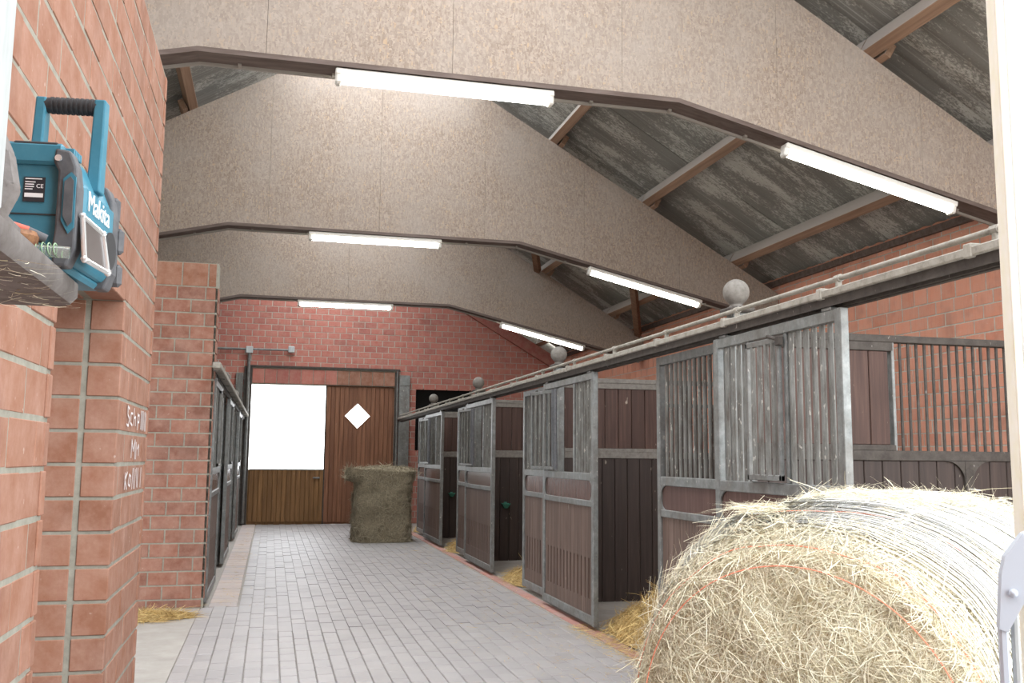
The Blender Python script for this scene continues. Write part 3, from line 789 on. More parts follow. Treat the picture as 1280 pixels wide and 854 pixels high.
def stall_leaf(name, w, th, label, cat, group, hatch=None, stile=0.055, splits=(), rollers=False, wide_near=False):
    t = empty(name, label=label, cat=cat, group=group)
    x0, x1 = 0.0, th
    sn = 0.085 if wide_near else stile
    MB().cbox((x0, 0, 0.035), (x1, sn, ZT)).build('stile', M['galv'], t)
    MB().cbox((x0, w - stile, 0.035), (x1, w, ZT)).build('stile', M['galv'], t)
    MB().cbox((x0 + 0.002, sn, ZT - 0.06), (x1 - 0.002, w - stile, ZT - 0.002)).build('top_rail', M['galv'], t)
    for (za, zb_, zg, sg_) in ((ZM0, ZM1, ZM0, -1), (ZL0, ZL1, ZL1, 1)):
        mid = MB().cbox((x0 + 0.001, sn, za), (x1, w - stile, zb_))
        for (sy_, yy) in ((1, sn), (-1, w - stile)): gusset(mid, yy, zg, sy_, sg_, 0.075, x0 + 0.004, x0 + 0.014)
        mid.build('middle_rail', M['galv'], t)
    MB().cbox((x0 + 0.001, sn, 0.04), (x1, w - stile, 0.11)).build('bottom_rail', M['galv'], t)
    MB().box((x0 + 0.018, sn - 0.005, ZL1 - 0.005), (x0 + 0.032, w - stile + 0.005, ZM0 + 0.005)).build('name_panel', M['panel'], t)
    n = max(4, round((w - sn - stile) / 0.098)); pw = (w - sn - stile) / n
    for i in range(n):
        link('plank', plank_slotted(pw - 0.005, ZL0 - 0.11, 0.12, 0.46, 0.014), t, (x0 + 0.026, sn + (i + 0.5) * pw, 0.11))
    # bars
    ya, yb = sn, w - stile
    hz = hatch
    nb = max(4, round((yb - ya) / 0.072)); st = (yb - ya) / nb
    for i in range(1, nb):
        y = ya + i * st
        if hz and hz['y0'] - 0.02 < y < hz['y1'] + 0.02: continue
        bar('bar', 0.0148, ZT - 0.06 - ZM1, M['galv_bar'], t, (x0 + th / 2 + 0.005, y, ZM1))
    if hz:
        y0, y1 = hz['y0'], hz['y1']; hw = y1 - y0
        for yy in (y0 - 0.03, y1 + 0.002): MB().cbox((x0 + 0.006, yy, ZM1), (x1 - 0.004, yy + 0.028, ZT - 0.06), 0.003).build('hatch_post', M['galv'], t)
        # the hatch leaf, hinged at its far edge
        hl = empty('hatch', (x0 - 0.006, y1, 0)); hl.parent = t
        fm = MB()
        zb_, zt_ = ZM1 + 0.012, ZT - 0.075
        fm.cbox((-0.016, -hw, zb_), (0.006, -hw + 0.022, zt_), 0.003).cbox((-0.016, -0.022, zb_), (0.006, 0, zt_), 0.003)
        fm.cbox((-0.016, -hw, zt_ - 0.03), (0.006, 0, zt_), 0.003).cbox((-0.016, -hw, zb_), (0.006, 0, zb_ + 0.03), 0.003)
        fm.build('hatch_frame', M['galv'], hl)
        for i in range(1, 5): bar('bar', 0.0145, zt_ - zb_ - 0.05, M['galv_bar'], hl, (-0.005, -hw + hw * i / 5, zb_ + 0.025))
        la = MB().tube((-0.02, -hw - 0.02, zt_ - 0.02), (-0.02, -hw + 0.10, zt_ + 0.01), 0.010, 8).cbox((-0.03, -hw - 0.03, zt_ - 0.05), (0.0, -hw + 0.01, zt_ + 0.0), 0.004)
        la.build('latch', M['galv_brown'], hl)
        hl.rotation_euler = (0, 0, hz.get('angle', 0))
        if hz.get('strap'):
            sm = MB()
            yy = y1 - 0.03
            sm.path([(x0 - 0.02, yy, ZT - 0.08), (x0 - 0.03, yy - 0.03, 1.85), (x0 - 0.025, yy - 0.02, 1.6), (x0 - 0.03, yy - 0.05, 1.3)], 0.022, 6)
            sm.path([(x0 - 0.02, yy - 0.05, ZT - 0.08), (x0 - 0.03, yy - 0.08, 1.8), (x0 - 0.02, yy - 0.07, 1.28)], 0.018, 6)
            sm.build('hanging_strap', M['rubber'], t)
    for yy in splits: pass
    if rollers:
        rm = MB()
        for yy in (0.12, w - 0.12):
            rm.tube((x1 - 0.02, yy, ZT - 0.01), (x1 - 0.02, yy, ZT + 0.05), 0.013, 8).cbox((x1 - 0.045, yy - 0.04, ZT - 0.002), (x1 + 0.002, yy + 0.04, ZT + 0.014), 0.003)
        rm.build('roller_hanger', M['galv'], t)
    MB().cbox((x0 - 0.004, -0.002, 0.80), (x0 + 0.0, 0.03, 0.93), 0.002).build('lock_plate', M['galv'], t)
    return t
DOORS = [(3.905, 5.24), (7.46, 8.96), (11.17, 12.80), (14.70, 16.34)]
PANELS = [6.30, 10.0, 13.75, 17.60]
ordn = ['nearest', 'second nearest', 'third nearest', 'farthest']
for i, (a, b) in enumerate(DOORS):
    if i == 0: hz = dict(y0=0.535, y1=0.895, angle=0.0)
    else: hz = dict(y0=0.56, y1=1.10, angle=-math.radians(172), strap=True)
    labs = ['grey barred sliding stall door with shut feed hatch beside the pale round bale',
            'grey barred sliding stall door with open feed hatch, second along the right row',
            'grey barred sliding stall door with open feed hatch, third along the right row',
            'grey barred sliding stall door nearest the far hay block, right row']
    t = stall_leaf('stall_door', b - a, 0.045, labs[i], 'stall door', 'sliding stall doors on the right', hz, rollers=True)
    t.location = (XF - 0.03, a, 0)
    labs = ['fixed barred stall front panel seen beside the nearest sliding door, above the round bale',
            'fixed barred stall front panel behind the second sliding door of the right row',
            'fixed barred stall front panel behind the third sliding door of the right row',
            'fixed barred stall front panel at the far end of the right row']
    p = stall_leaf('stall_panel', PANELS[i] - POSTS[i] - 0.05, 0.045, labs[i], 'stall panel', 'fixed stall front panels on the right')
    p.location = (XF + 0.045, POSTS[i] + 0.05, 0)
# posts with ball tops
pl = ['near the round bale', 'second along the right row', 'third along the right row', 'fourth along the right row']
def post(x, y, label, group):
    t = empty('ball_post', (x, y, 0), label=label, cat='post', group=group)
    MB().cbox((-0.045, -0.045, 0), (0.045, 0.045, 2.262), 0.006).build('shaft', M['galv'], t)
    MB().cbox((-0.072, -0.085, 2.256), (0.085, 0.085, 2.292), 0.01).build('cap_plate', M['galv_brown'], t)
    MB().lathe((0, 0, 2.29), [(0.05, 0), (0.038, 0.02), (0.045, 0.028)], 14).build('collar', M['galv_dust'], t, smooth=True)
    MB().sphere((0, 0, 2.388), 0.080, 20, 12).build('ball', M['galv_dust'], t, smooth=True)
    return t
for i, y in enumerate(POSTS): post(XF + 0.095, y, 'grimy steel ball on a square stall post, ' + pl[i], 'ball topped posts on the right')
for i, y in enumerate((12.87, 16.44)): post(XL - 0.105, y, ['grey ball topped post in the left row, nearer to the brick pier', 'grey ball topped post in the left row, nearer to the open far door'][i], 'ball topped posts on the left')
# track and pipe along the right row
t = empty('sliding_track', (XF, 0, 0), label='long grey steel track that carries the right-hand stall doors', cat='track')
ya, yb = 1.5, 19.95
MB().cbox((-0.055, ya, 2.158), (0.02, yb, 2.194), 0.005).build('rail', M['galv_cream'], t)
MB().box((-0.036, ya, 2.115), (-0.028, yb, 2.160)).box((0.005, ya, 2.11), (0.015, yb, 2.160)).build('channel_lip', M['galv_brown'], t)  # lip and header coloured dark to paint shade under the track
MB().box((0.022, ya, 2.105), (0.046, yb, 2.188)).build('header_beam', M['galv_brown'], t)
for y in np.arange(2.0, 19.8, 1.02):
    piece('bracket', (0.066, 0.045, 0.055), M['galv_cream'], t, (-0.026, y, 2.180), 0.004)
t = empty('overhead_pipe', (XF, 0, 0), label='thin grey pipe clamped just above the right stall door track', cat='pipe')
MB().tube((-0.01, 1.5, 2.243), (-0.01, 19.9, 2.243), 0.0125, 10).build('pipe', M['galv_cream'], t, smooth=True)
for y in np.arange(1.9, 19.8, 1.02):
    MB().tube((-0.01, y - 0.02, 2.243), (-0.01, y + 0.02, 2.243), 0.019, 8).cbox((-0.022, y - 0.012, 2.19), (0.002, y + 0.012, 2.232), 0.003).build('clamp', M['galv_cream'], t)
# partitions between the right stalls
ZP, ZPM1, ZPM0 = 2.165, 1.447, 1.385
def partition(label, rm):
    t = empty('stall_partition', label=label, cat='partition', group='stall partitions on the right')
    X0, X1, XS = 2.745, XR - 0.01, 3.75
    MB().cbox((X0, -0.03, ZP - 0.045), (X1, 0.03, ZP), 0.004).build('top_rail', rm, t)
    MB().cbox((X0, -0.028, ZPM0), (X1, 0.028, ZPM1), 0.004).build('middle_rail', rm, t)
    MB().cbox((X0, -0.026, ZP - 0.10), (XS, 0.026, ZP - 0.045), 0.003).cbox((X0, -0.026, ZPM1), (XS, 0.026, ZPM1 + 0.035), 0.003).build('panel_rail', rm, t)
    MB().cbox((XS - 0.012, -0.025, ZPM1), (XS + 0.01, 0.025, ZP - 0.045), 0.003).build('upright', M['galv'], t)
    n = 7; pw = (XS - 0.03 - X0) / n
    for i in range(n): piece('plank', (pw - 0.004, 0.03, ZP - 0.10 - ZPM1 - 0.035), M['plank_up'], t, (X0 + (i + 0.5) * pw, 0, (ZP - 0.10 + ZPM1 + 0.035) / 2), 0.004)
    n = 27; pw = (X1 - X0) / n
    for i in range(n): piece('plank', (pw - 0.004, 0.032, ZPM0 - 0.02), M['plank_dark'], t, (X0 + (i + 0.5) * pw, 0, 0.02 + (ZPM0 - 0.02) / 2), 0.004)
    x = XS + 0.066
    while x < X1 - 0.03:
        bar('bar', 0.0095, ZP - 0.045 - ZPM1, M['galv_brown'], t, (x, 0, ZPM1)); x += 0.060
    for xc in (4.26, 5.40):
        mb = MB().cbox((xc - 0.03, -0.04, 0.0), (xc + 0.03, 0.04, ZPM0), 0.004)
        for s in (-1, 1):
            mm = []
            r = 0.13
            poly = [(xc + s * 0.03, ZPM0)]
            for i in range(7):
                a = math.pi / 2 * i / 6
                poly.append((xc + s * (0.03 + r * (1 - math.sin(a))), ZPM0 - r * (1 - math.cos(a))))
            mb.prism(poly, 1, -0.034, 0.034)
        mb.build('brace_post', M['galv_brown'], t)
    return t
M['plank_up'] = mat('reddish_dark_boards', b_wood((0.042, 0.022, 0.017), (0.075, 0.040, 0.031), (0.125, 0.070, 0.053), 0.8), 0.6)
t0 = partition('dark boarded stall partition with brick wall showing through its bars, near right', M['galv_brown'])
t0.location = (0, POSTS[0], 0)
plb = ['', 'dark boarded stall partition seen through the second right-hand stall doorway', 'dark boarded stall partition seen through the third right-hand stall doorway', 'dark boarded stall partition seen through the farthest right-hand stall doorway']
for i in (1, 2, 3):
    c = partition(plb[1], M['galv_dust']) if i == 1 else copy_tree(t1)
    if i == 1: t1 = c
    c['label'] = plb[i]; c.location = (0, POSTS[i], 0)
# drinking bowls
for i, (y, lab) in enumerate(((12.57, 'small green drinking bowl on the partition inside the third right-hand stall'), (16.25, 'small green drinking bowl on the partition inside the farthest right-hand stall'))):
    xb = 3.08 if i == 0 else 3.03
    t = empty('drinking_bowl', (xb, y - 0.017, 0.71), label=lab, cat='bowl', group='green drinking bowls in the stalls')
    vs = []
    for (hw, y0, y1, z) in ((0.022, -0.045, 0.0, 0.0), (0.050, -0.085, 0.0, 0.055), (0.056, -0.090, 0.0, 0.058), (0.056, -0.090, 0.0, 0.068), (0.046, -0.080, -0.008, 0.066), (0.022, -0.045, -0.010, 0.02)):
        vs += [(-hw, y0, z), (hw, y0, z), (hw, y1, z), (-hw, y1, z)]
    fs = [(3, 2, 1, 0), (20, 21, 22, 23)] + [(r * 4 + k, r * 4 + (k + 1) % 4, r * 4 + 4 + (k + 1) % 4, r * 4 + 4 + k) for r in range(5) for k in range(4)]
    MB().add(vs, fs).build('bowl', M['green'], t)
    MB().cbox((-0.02, -0.02, 0.062), (0.02, 0.0, 0.085), 0.004).build('valve', M['green'], t)

# left row: the same leaves turned to face the aisle
def left_leaf(name, y_far, w, label, cat, group, hatch=None, roll=False, x=XL):
    t = stall_leaf(name, w, 0.045, label, cat, group, hatch, rollers=roll)
    t.location = (x, y_far, 0); t.rotation_euler = (0, 0, math.pi)
    return t
LL = ['next to the brick pier', 'in the middle of the left row', 'closest to the open far door']
for i, (a, b) in enumerate(((9.36, 10.86), (12.62, 14.12), (16.40, 17.90))):
    left_leaf('stall_door', b, b - a, 'grey sliding stall door seen edge on, ' + LL[i], 'stall door', 'sliding stall doors on the left', dict(y0=0.55, y1=0.91, angle=0.0), True, XL - 0.0)
for i, (a, b) in enumerate(((10.80, 12.81), (14.05, 16.38), (17.85, 20.0))):
    left_leaf('stall_panel', b, b - a, 'grey fixed barred stall front seen edge on, left row, ' + ['between the first two doors', 'between the last two doors', 'by the far conduit pipe'][i], 'stall panel', 'fixed stall front panels on the left', None, False, XL - 0.075)
t = empty('sliding_track', (XL, 0, 0), label='steel track above the left-hand stall doors, slanting towards the open far door', cat='track')
MB().cbox((-0.02, 8.95, 2.165), (0.055, 20.0, 2.215), 0.006).build('rail', M['galv_cream'], t)
MB().box((-0.045, 9.56, 2.105), (-0.022, 20.05, 2.21)).build('header_beam', M['galv_brown'], t)
for y in np.arange(9.2, 19.8, 1.02): piece('bracket', (0.06, 0.045, 0.085), M['galv_bar'], t, (0.005, y, 2.20), 0.004)

# ------------------------------------------------------------------ hay and straw
def blades(P, Nrm, length, width, lift=0.35, seg=3, lay=None, curl=0.6):
    """ribbons rooted at P lying near the surface; returns vertex array and quad list"""
    n = len(P)
    T = rng.normal(size=(n, 3))
    if lay is not None: T = T * 0.75 + lay * rng.choice([-1, 1], size=(n, 1))
    T -= (T * Nrm).sum(1, keepdims=True) * Nrm
    T /= np.linalg.norm(T, axis=1, keepdims=True) + 1e-9
    D = T + Nrm * (rng.random((n, 1)) * lift)
    D /= np.linalg.norm(D, axis=1, keepdims=True)
    Wd = np.cross(D, Nrm + 0.6 * rng.normal(size=(n, 3))); Wd /= np.linalg.norm(Wd, axis=1, keepdims=True) + 1e-9
    Ln = length * (0.4 + 1.0 * rng.random((n, 1)) ** 1.6)
    C = np.cross(D, Nrm) * rng.normal(size=(n, 1)) * curl - Nrm * (0.35 * rng.random((n, 1)))
    w = width * (0.6 + 0.8 * rng.random((n, 1)))
    V = np.zeros((n, (seg + 1) * 2, 3))
    for k in range(seg + 1):
        s = k / seg
        c = P + D * Ln * s + C * Ln * (s * s)
        tw = w * (1.0 - 0.6 * s)
        V[:, 2 * k] = c - Wd * tw / 2; V[:, 2 * k + 1] = c + Wd * tw / 2
    return V, seg
def blade_mesh(name, V, seg, m):
    n = V.shape[0]; per = (seg + 1) * 2
    base = (np.arange(n) * per)[:, None, None]
    q = np.array([[2 * k, 2 * k + 1, 2 * k + 3, 2 * k + 2] for k in range(seg)])[None]
    F = (base + q).reshape(-1, 4)
    me = bpy.data.meshes.new(name)
    me.vertices.add(n * per); me.vertices.foreach_set('co', V.reshape(-1).astype(np.float32))
    nf = len(F)
    me.loops.add(nf * 4); me.loops.foreach_set('vertex_index', F.reshape(-1).astype(np.int32))
    me.polygons.add(nf); me.polygons.foreach_set('loop_start', (np.arange(nf) * 4).astype(np.int32)); me.polygons.foreach_set('loop_total', np.full(nf, 4, np.int32))
    me.materials.append(m); me.update(); me.validate()
    return me
def sample_mesh(me, n, flt=None):
    nv = len(me.vertices); co = np.zeros(nv * 3, np.float32); me.vertices.foreach_get('co', co); co = co.reshape(-1, 3).astype(float)
    me.calc_loop_triangles(); nt = len(me.loop_triangles); tr = np.zeros(nt * 3, np.int32); me.loop_triangles.foreach_get('vertices', tr); tr = tr.reshape(-1, 3)
    a, b, c = co[tr[:, 0]], co[tr[:, 1]], co[tr[:, 2]]
    N_ = np.cross(b - a, c - a); A = np.linalg.norm(N_, axis=1); N_ = N_ / (A[:, None] + 1e-12)
    wgt = A.copy()
    if flt is not None: wgt = wgt * flt((a + b + c) / 3, N_)
    i = rng.choice(nt, n, p=wgt / wgt.sum())
    u, v = rng.random((n, 1)), rng.random((n, 1)); f = u + v > 1; u = np.where(f, 1 - u, u); v = np.where(f, 1 - v, v)
    return a[i] + u * (b[i] - a[i]) + v * (c[i] - a[i]), N_[i]
def lump(p, sc, amp):
    return mnoise.noise(Vector(p) * sc) * amp

# near round bale
TH = math.radians(52); C0 = Vector((1.56, 2.66, 0)); AX = Vector((math.sin(TH), math.cos(TH), 0)); EX = Vector((math.cos(TH), -math.sin(TH), 0))
PROF = [(0, .545, 1.10, 2.0), (.12, .59, 1.17, 2.1), (.4, .69, 1.23, 2.3), (1.12, .735, 1.255, 2.5), (1.2, .66, 1.18, 2.4)]
def bale_pt(s, t, grow=0.0):
    ss = [p[0] for p in PROF]
    a = np.interp(s, ss, [p[1] for p in PROF]) + grow; top = np.interp(s, ss, [p[2] for p in PROF]); n = np.interp(s, ss, [p[3] for p in PROF]); b = top / 2
    c, sn = math.cos(t), math.sin(t)
    x = a * math.copysign(abs(c) ** (2 / n), c); z = (b + grow) * math.copysign(abs(sn) ** (2 / n), sn) + b
    return AX * s + EX * x + Vector((0, 0, max(z, 0.004)))
mb = MB(); NA, NS = 96, 22
vs = []
for j in range(NS + 1):
    s = 1.2 * j / NS
    for i in range(NA):
        p = bale_pt(s, 2 * math.pi * i / NA); o_ = Vector((0, 0, 0.6)) + AX * s
        d = (p - o_).normalized(); p2 = p + d * (lump(p, 4.5, 0.016) + lump(p, 14, 0.010) - 0.002); p2.z = max(p2.z, 0.004); vs.append(p2)
fs = [(j * NA + i, (j + 1) * NA + i, (j + 1) * NA + (i + 1) % NA, j * NA + (i + 1) % NA) for j in range(NS) for i in range(NA)]
for (s, j, sgn) in ((0, 0, -1), (1.2, NS, 1)):      # domed, tousled end faces
    prev = [j * NA + i for i in range(NA)]
    for k, rr in enumerate((0.85, 0.68, 0.5, 0.32, 0.15)):
        cur = []
        for i in range(NA):
            rim = bale_pt(s, 2 * math.pi * i / NA); cen = AX * s + Vector((0, 0, 0.55))
            p = cen.lerp(rim, rr) + AX * sgn * (0.07 * (1 - rr ** 2)); p = p + AX * sgn * (lump(p, 6, 0.03) + lump(p, 18, 0.015))
            cur.append(len(vs)); vs.append(p)
        for i in range(NA):
            q = (prev[i], prev[(i + 1) % NA], cur[(i + 1) % NA], cur[i]); fs.append(q if sgn < 0 else q[::-1])
        prev = cur
    fs.append(tuple(prev) if sgn < 0 else tuple(prev[::-1]))
mb.add(vs, fs)
bale = empty('round_bale', C0, label='large pale round hay bale with white net and orange twine, in the right foreground', cat='hay bale')
core = mb.build('bale_body', M['hay_core'], bale, smooth=True)
fl_face = lambda c, n_: np.where((n_ @ np.array(AX)) < -0.35, 1.5, np.where(c @ np.array(AX) < 0.16, 1.4, 0.8)) * np.where(c[:, 2] > 0.03, 1, 0.05)
P_, N_ = sample_mesh(core.data, 72000, fl_face)
s_along = P_ @ np.array(AX); face = (N_ @ np.array(AX) < -0.35)
V, sg = blades(P_, N_, 0.075, 0.0031, 0.5, 4, None, 0.9)
o = link('loose_hay', blade_mesh('loose_hay', V, sg, M['hay']), bale); o['kind'] = 'stuff'
# longer wisps at the rim and the tuft lying on top
P_, N_ = sample_mesh(core.data, 2600, lambda c, n_: np.where((c @ np.array(AX) < 0.2) & (c[:, 2] > 0.5), 1.0, 0.12) * (c[:, 2] > 0.1))
V, sg = blades(P_, N_, 0.10, 0.0028, 0.9, 4, None, 0.9)
o = link('hay_wisps', blade_mesh('hay_wisps', V, sg, M['hay']), bale); o['kind'] = 'stuff'
tc = []
for (s, t_, n_, sp) in ((0.34, 1.85, 900, 0.045), (0.62, 1.45, 500, 0.07), (0.85, 1.30, 700, 0.09), (1.05, 1.05, 500, 0.08), (0.9, 0.7, 500, 0.1)):
    b0 = np.array(bale_pt(s, t_, 0.012)); tc.append(b0 + rng.normal(size=(n_, 3)) * np.array([sp, sp, sp * 0.16]))
tc = np.concatenate(tc); nn = np.tile(np.array([0, 0, 1.0]), (len(tc), 1))
V, sg = blades(tc, nn, 0.07, 0.0028, 0.45, 4, None, 1.0)
o = link('hay_tuft', blade_mesh('hay_tuft', V, sg, M['hay']), bale); o['kind'] = 'stuff'
# net wrap threads round the bale, and orange twine
def ring(s, t0, t1, n, grow, wob, slope=0.0, seed=0):
    pts = []
    for i in range(n + 1):
        t_ = t0 + (t1 - t0) * i / n
        ds = wob * mnoise.noise(Vector((t_ * 2.3, seed * 3.7, s * 9))) + slope * (t_ - t0)
        ds += 0.35 * wob * mnoise.noise(Vector((t_ * 9, seed * 1.7, 5)))
        pts.append(bale_pt(max(0.012, s + ds), t_, grow))
    return pts
net = MB()
s = 0.02
while s < 1.16:
    f_ = min(1.0, max(0.0, (s - 0.02) / 0.20))
    pts = ring(s + random.uniform(-0.002, 0.002) * (2.5 - 1.5 * f_), -0.5, math.pi + 0.45, 44, 0.012 + 0.005 * random.random(), 0.022, 0, 1)
    w = 0.0011 + 0.0037 * f_ * random.uniform(0.75, 1.1)
    for a, b in zip(pts[:-1], pts[1:]):
        net.add([a - AX * w, a + AX * w, b + AX * w, b - AX * w], [(0, 1, 2, 3)])
    s += 0.0062
for k in range(260):     # cross threads of the net
    s0 = random.uniform(0.05, 1.1); t_ = random.uniform(0.0, math.pi); ln = random.uniform(0.04, 0.10)
    a, b = bale_pt(s0, t_, 0.012), bale_pt(min(s0 + ln, 1.15), t_ + random.choice((-1, 1)) * 0.08, 0.013)
    d = (b - a).normalized().cross(Vector((0, 0, 1))) * 0.0016
    net.add([a - d, a + d, b + d, b - d], [(0, 1, 2, 3)])
o = link('net_wrap', net.mesh('net_wrap', M['net'], False), bale); o['kind'] = 'stuff'
MB().path([(p - (p - Vector((0, 0, 0.55))) * 0.10) - AX * 0.042 for p in ring(0.0, -0.1, math.pi + 0.25, 60, 0.012, 0.0, 0, 3)], 0.0020, 5).build('twine', M['twine'], bale)
for (s, wob, gr, sd) in ((0.015, 0.03, 0.014, 8),):
    MB().path(ring(s, -0.2, math.pi + 0.35, 60, gr, wob, 0, sd), 0.0020, 5).build('twine', M['twine'], bale)
MB().path([(p + AX * 0.0) for p in ring(0.30, 0.5, math.pi * 0.62, 30, 0.014, 0.04, 0, 12)], 0.0012, 5).build('twine', M['twine'], bale)

# old hay block at the far end
hb = empty('hay_block', (1.83, 16.10, 0), label='olive-brown upright block of old hay standing near the far doors', cat='hay bale')
mb = MB(); vs = []; NU, NV = 48, 18
for j in range(NV + 1):
    z = 1.16 * j / NV
    for i in range(NU):
        t_ = 2 * math.pi * i / NU; c, sn = math.cos(t_), math.sin(t_)
        e = 2 / 5.0
        hx = 0.485 + 0.045 * (z / 1.16 > 0.86) - 0.03 * math.sin(math.pi * z / 1.16)
        x = hx * math.copysign(abs(c) ** e, c); y_ = 0.43 * math.copysign(abs(sn) ** e, sn)
        if z > 1.0 and c < -0.5: x -= 0.07
        p = Vector((x, y_, z)); d = Vector((x, y_, 0)).normalized(); p += d * (lump(p, 4, 0.05) + lump(p, 12, 0.022))
        p.z = max(0.004, p.z + (lump((x, y_, 3), 3.5, 0.06) if j == NV else 0)); vs.append(p)
fs = [(j * NU + i, j * NU + (i + 1) % NU, (j + 1) * NU + (i + 1) % NU, (j + 1) * NU + i) for j in range(NV) for i in range(NU)]
fs.append(tuple(range(NU - 1, -1, -1)))
prev = [NV * NU + i for i in range(NU)]
for rr in (0.8, 0.55, 0.3):
    cur = []
    for i in range(NU):
        q = vs[NV * NU + i]; p = Vector((q.x * rr, q.y * rr, 1.16 + 0.07 * (1 - rr) + lump((q.x * rr, q.y * rr, 1), 4, 0.05))); cur.append(len(vs)); vs.append(p)
    for i in range(NU): fs.append((prev[i], prev[(i + 1) % NU], cur[(i + 1) % NU], cur[i]))
    prev = cur
fs.append(tuple(prev)); mb.add(vs, fs)
hc = mb.build('block_body', M['hay_old_core'], hb, smooth=True)
P_, N_ = sample_mesh(hc.data, 15000)
V, sg = blades(P_, N_, 0.11, 0.007, 0.5); V[..., 2] = np.maximum(V[..., 2], 0.003)
o = link('loose_hay', blade_mesh('loose_hay', V, sg, M['hay_old']), hb); o['kind'] = 'stuff'

# straw spilling from the stalls
def straw_heap(cx, cy_, rx, ry, h, n, label, m='straw', core_m='straw_core', length=0.14, rz=0.0):
    t = empty('straw_heap', (cx, cy_, 0), rz, label=label, cat='straw', group='straw spilling at the stall openings')
    mb = MB(); nu, nv = 28, 8; vs = []
    for j in range(nv):
        r_ = 1 - j / nv
        for i in range(nu):
            a = 2 * math.pi * i / nu
            rr = r_ * (1 + 0.22 * mnoise.noise(Vector((math.cos(a) * 1.5 + cx * 3, math.sin(a) * 1.5 + cy_, 0))))
            z = h * (1 - r_ ** 2) * (0.85 + 0.5 * mnoise.noise(Vector((rr * math.cos(a) * 3, rr * math.sin(a) * 3, cx + cy_))))
            vs.append((rx * rr * math.cos(a), ry * rr * math.sin(a), max(z, 0.003)))
    vs.append((0, 0, h * 0.95)); tp = len(vs) - 1
    fs = [(j * nu + i, j * nu + (i + 1) % nu, (j + 1) * nu + (i + 1) % nu, (j + 1) * nu + i) for j in range(nv - 1) for i in range(nu)]
    fs += [((nv - 1) * nu + i, (nv - 1) * nu + (i + 1) % nu, tp) for i in range(nu)]
    fs.append(tuple(range(nu - 1, -1, -1)))
    mb.add(vs, fs); c = mb.build('straw_bed', M[core_m], t, smooth=True)
    P_, N_ = sample_mesh(c.data, n, lambda c_, n_: np.where(n_[:, 2] > 0.05, 1.0, 0.0))
    P_ = P_ + np.concatenate([rng.normal(size=(n, 2)) * 0.03, np.zeros((n, 1))], 1)
    V, sg = blades(P_, N_, length, 0.0055, 0.55); V[..., 2] = np.maximum(V[..., 2], 0.004)
    o = link('loose_straw', blade_mesh('loose_straw', V, sg, M[m]), t); o['kind'] = 'stuff'
    return t
straw_heap(3.12, 7.05, 0.50, 0.66, 0.34, 5000, 'heap of golden straw in the stall opening closest to the pale round bale')
straw_heap(3.10, 10.55, 0.50, 0.60, 0.24, 3000, 'golden straw in the stall opening past the second sliding door, right row')
straw_heap(3.10, 14.25, 0.50, 0.60, 0.24, 2200, 'golden straw in the stall opening past the third sliding door, beyond it the hay block')
straw_heap(3.12, 17.95, 0.48, 0.55, 0.2, 1200, 'small straw pile behind the far hay block at the last right-hand stall')
straw_heap(-1.20, 8.82, 0.60, 0.26, 0.05, 3200, 'thin scatter of yellow straw at the foot of the left brick pier')
straw_heap(4.2, 3.6, 1.3, 1.0, 0.22, 2500, 'straw bedding in the stall behind the round bale')
t = tag(empty('straw_litter', (0, 0, 0)), 'loose single straws scattered over the grey aisle paving', 'straw', None, 'stuff')
n = 1500
P_ = np.stack([2.62 - np.abs(rng.normal(size=n)) * 0.55, 5 + 14 * rng.random(n) ** 1.3, np.full(n, 0.003)], 1); P_[:, 0] = np.clip(P_[:, 0], -0.45, 2.66)
P2 = np.stack([-0.42 + np.abs(rng.normal(size=500)) * 0.12, 9.3 + 10 * rng.random(500), np.full(500, 0.003)], 1)
P3 = np.stack([2.55 + rng.normal(size=900) * 0.07, 5.6 + 2.2 * rng.random(900), np.full(900, 0.004)], 1)
P_ = np.concatenate([P_, P2, P3])
V, sg = blades(P_, np.tile(np.array([0, 0, 1.0]), (len(P_), 1)), 0.09, 0.004, 0.06); V[..., 2] = np.clip(V[..., 2], 0.003, 0.03)
o = link('straws', blade_mesh('straws', V, sg, M['straw']), t); o['kind'] = 'stuff'

# ------------------------------------------------------------------ white door edge in the right foreground
wd = structure('trim_1', MB().cbox((0.0, 0, 0), (0.11, 0.045, 2.6), 0.003), M['white'], 'white painted door post with a cream edge at the right, very near')
wd.location = (1.029, 1.122, 0.0); wd.rotation_euler = (0, 0, math.radians(-28))
MB().cbox((-0.012, -0.002, 0.0), (0.0, 0.047, 2.6), 0.002).build('edge_strip', M['cream'], wd)
mb = MB()
hn = MB().prism([(-0.053, 1.154), (-0.042, 1.151), (-0.018, 1.195), (-0.004, 1.230), (-0.004, 1.290), (-0.018, 1.283), (-0.041, 1.252), (-0.047, 1.227)], 1, -0.020, -0.002)
hn.build('stay_plate', M['bluegrey'], wd)
MB().cbox((-0.053, -0.018, 0.6), (-0.041, -0.004, 1.158), 0.003).build('stay_rod', M['bluegrey'], wd)
MB().cbox((-0.036, -0.014, 0.6), (-0.026, -0.002, 1.175), 0.003).build('stay_rod', M['palepost'], wd)
MB().sphere((-0.034, -0.022, 1.203), 0.006, 12, 8).build('rivet', M['bluegrey'], wd, smooth=True)

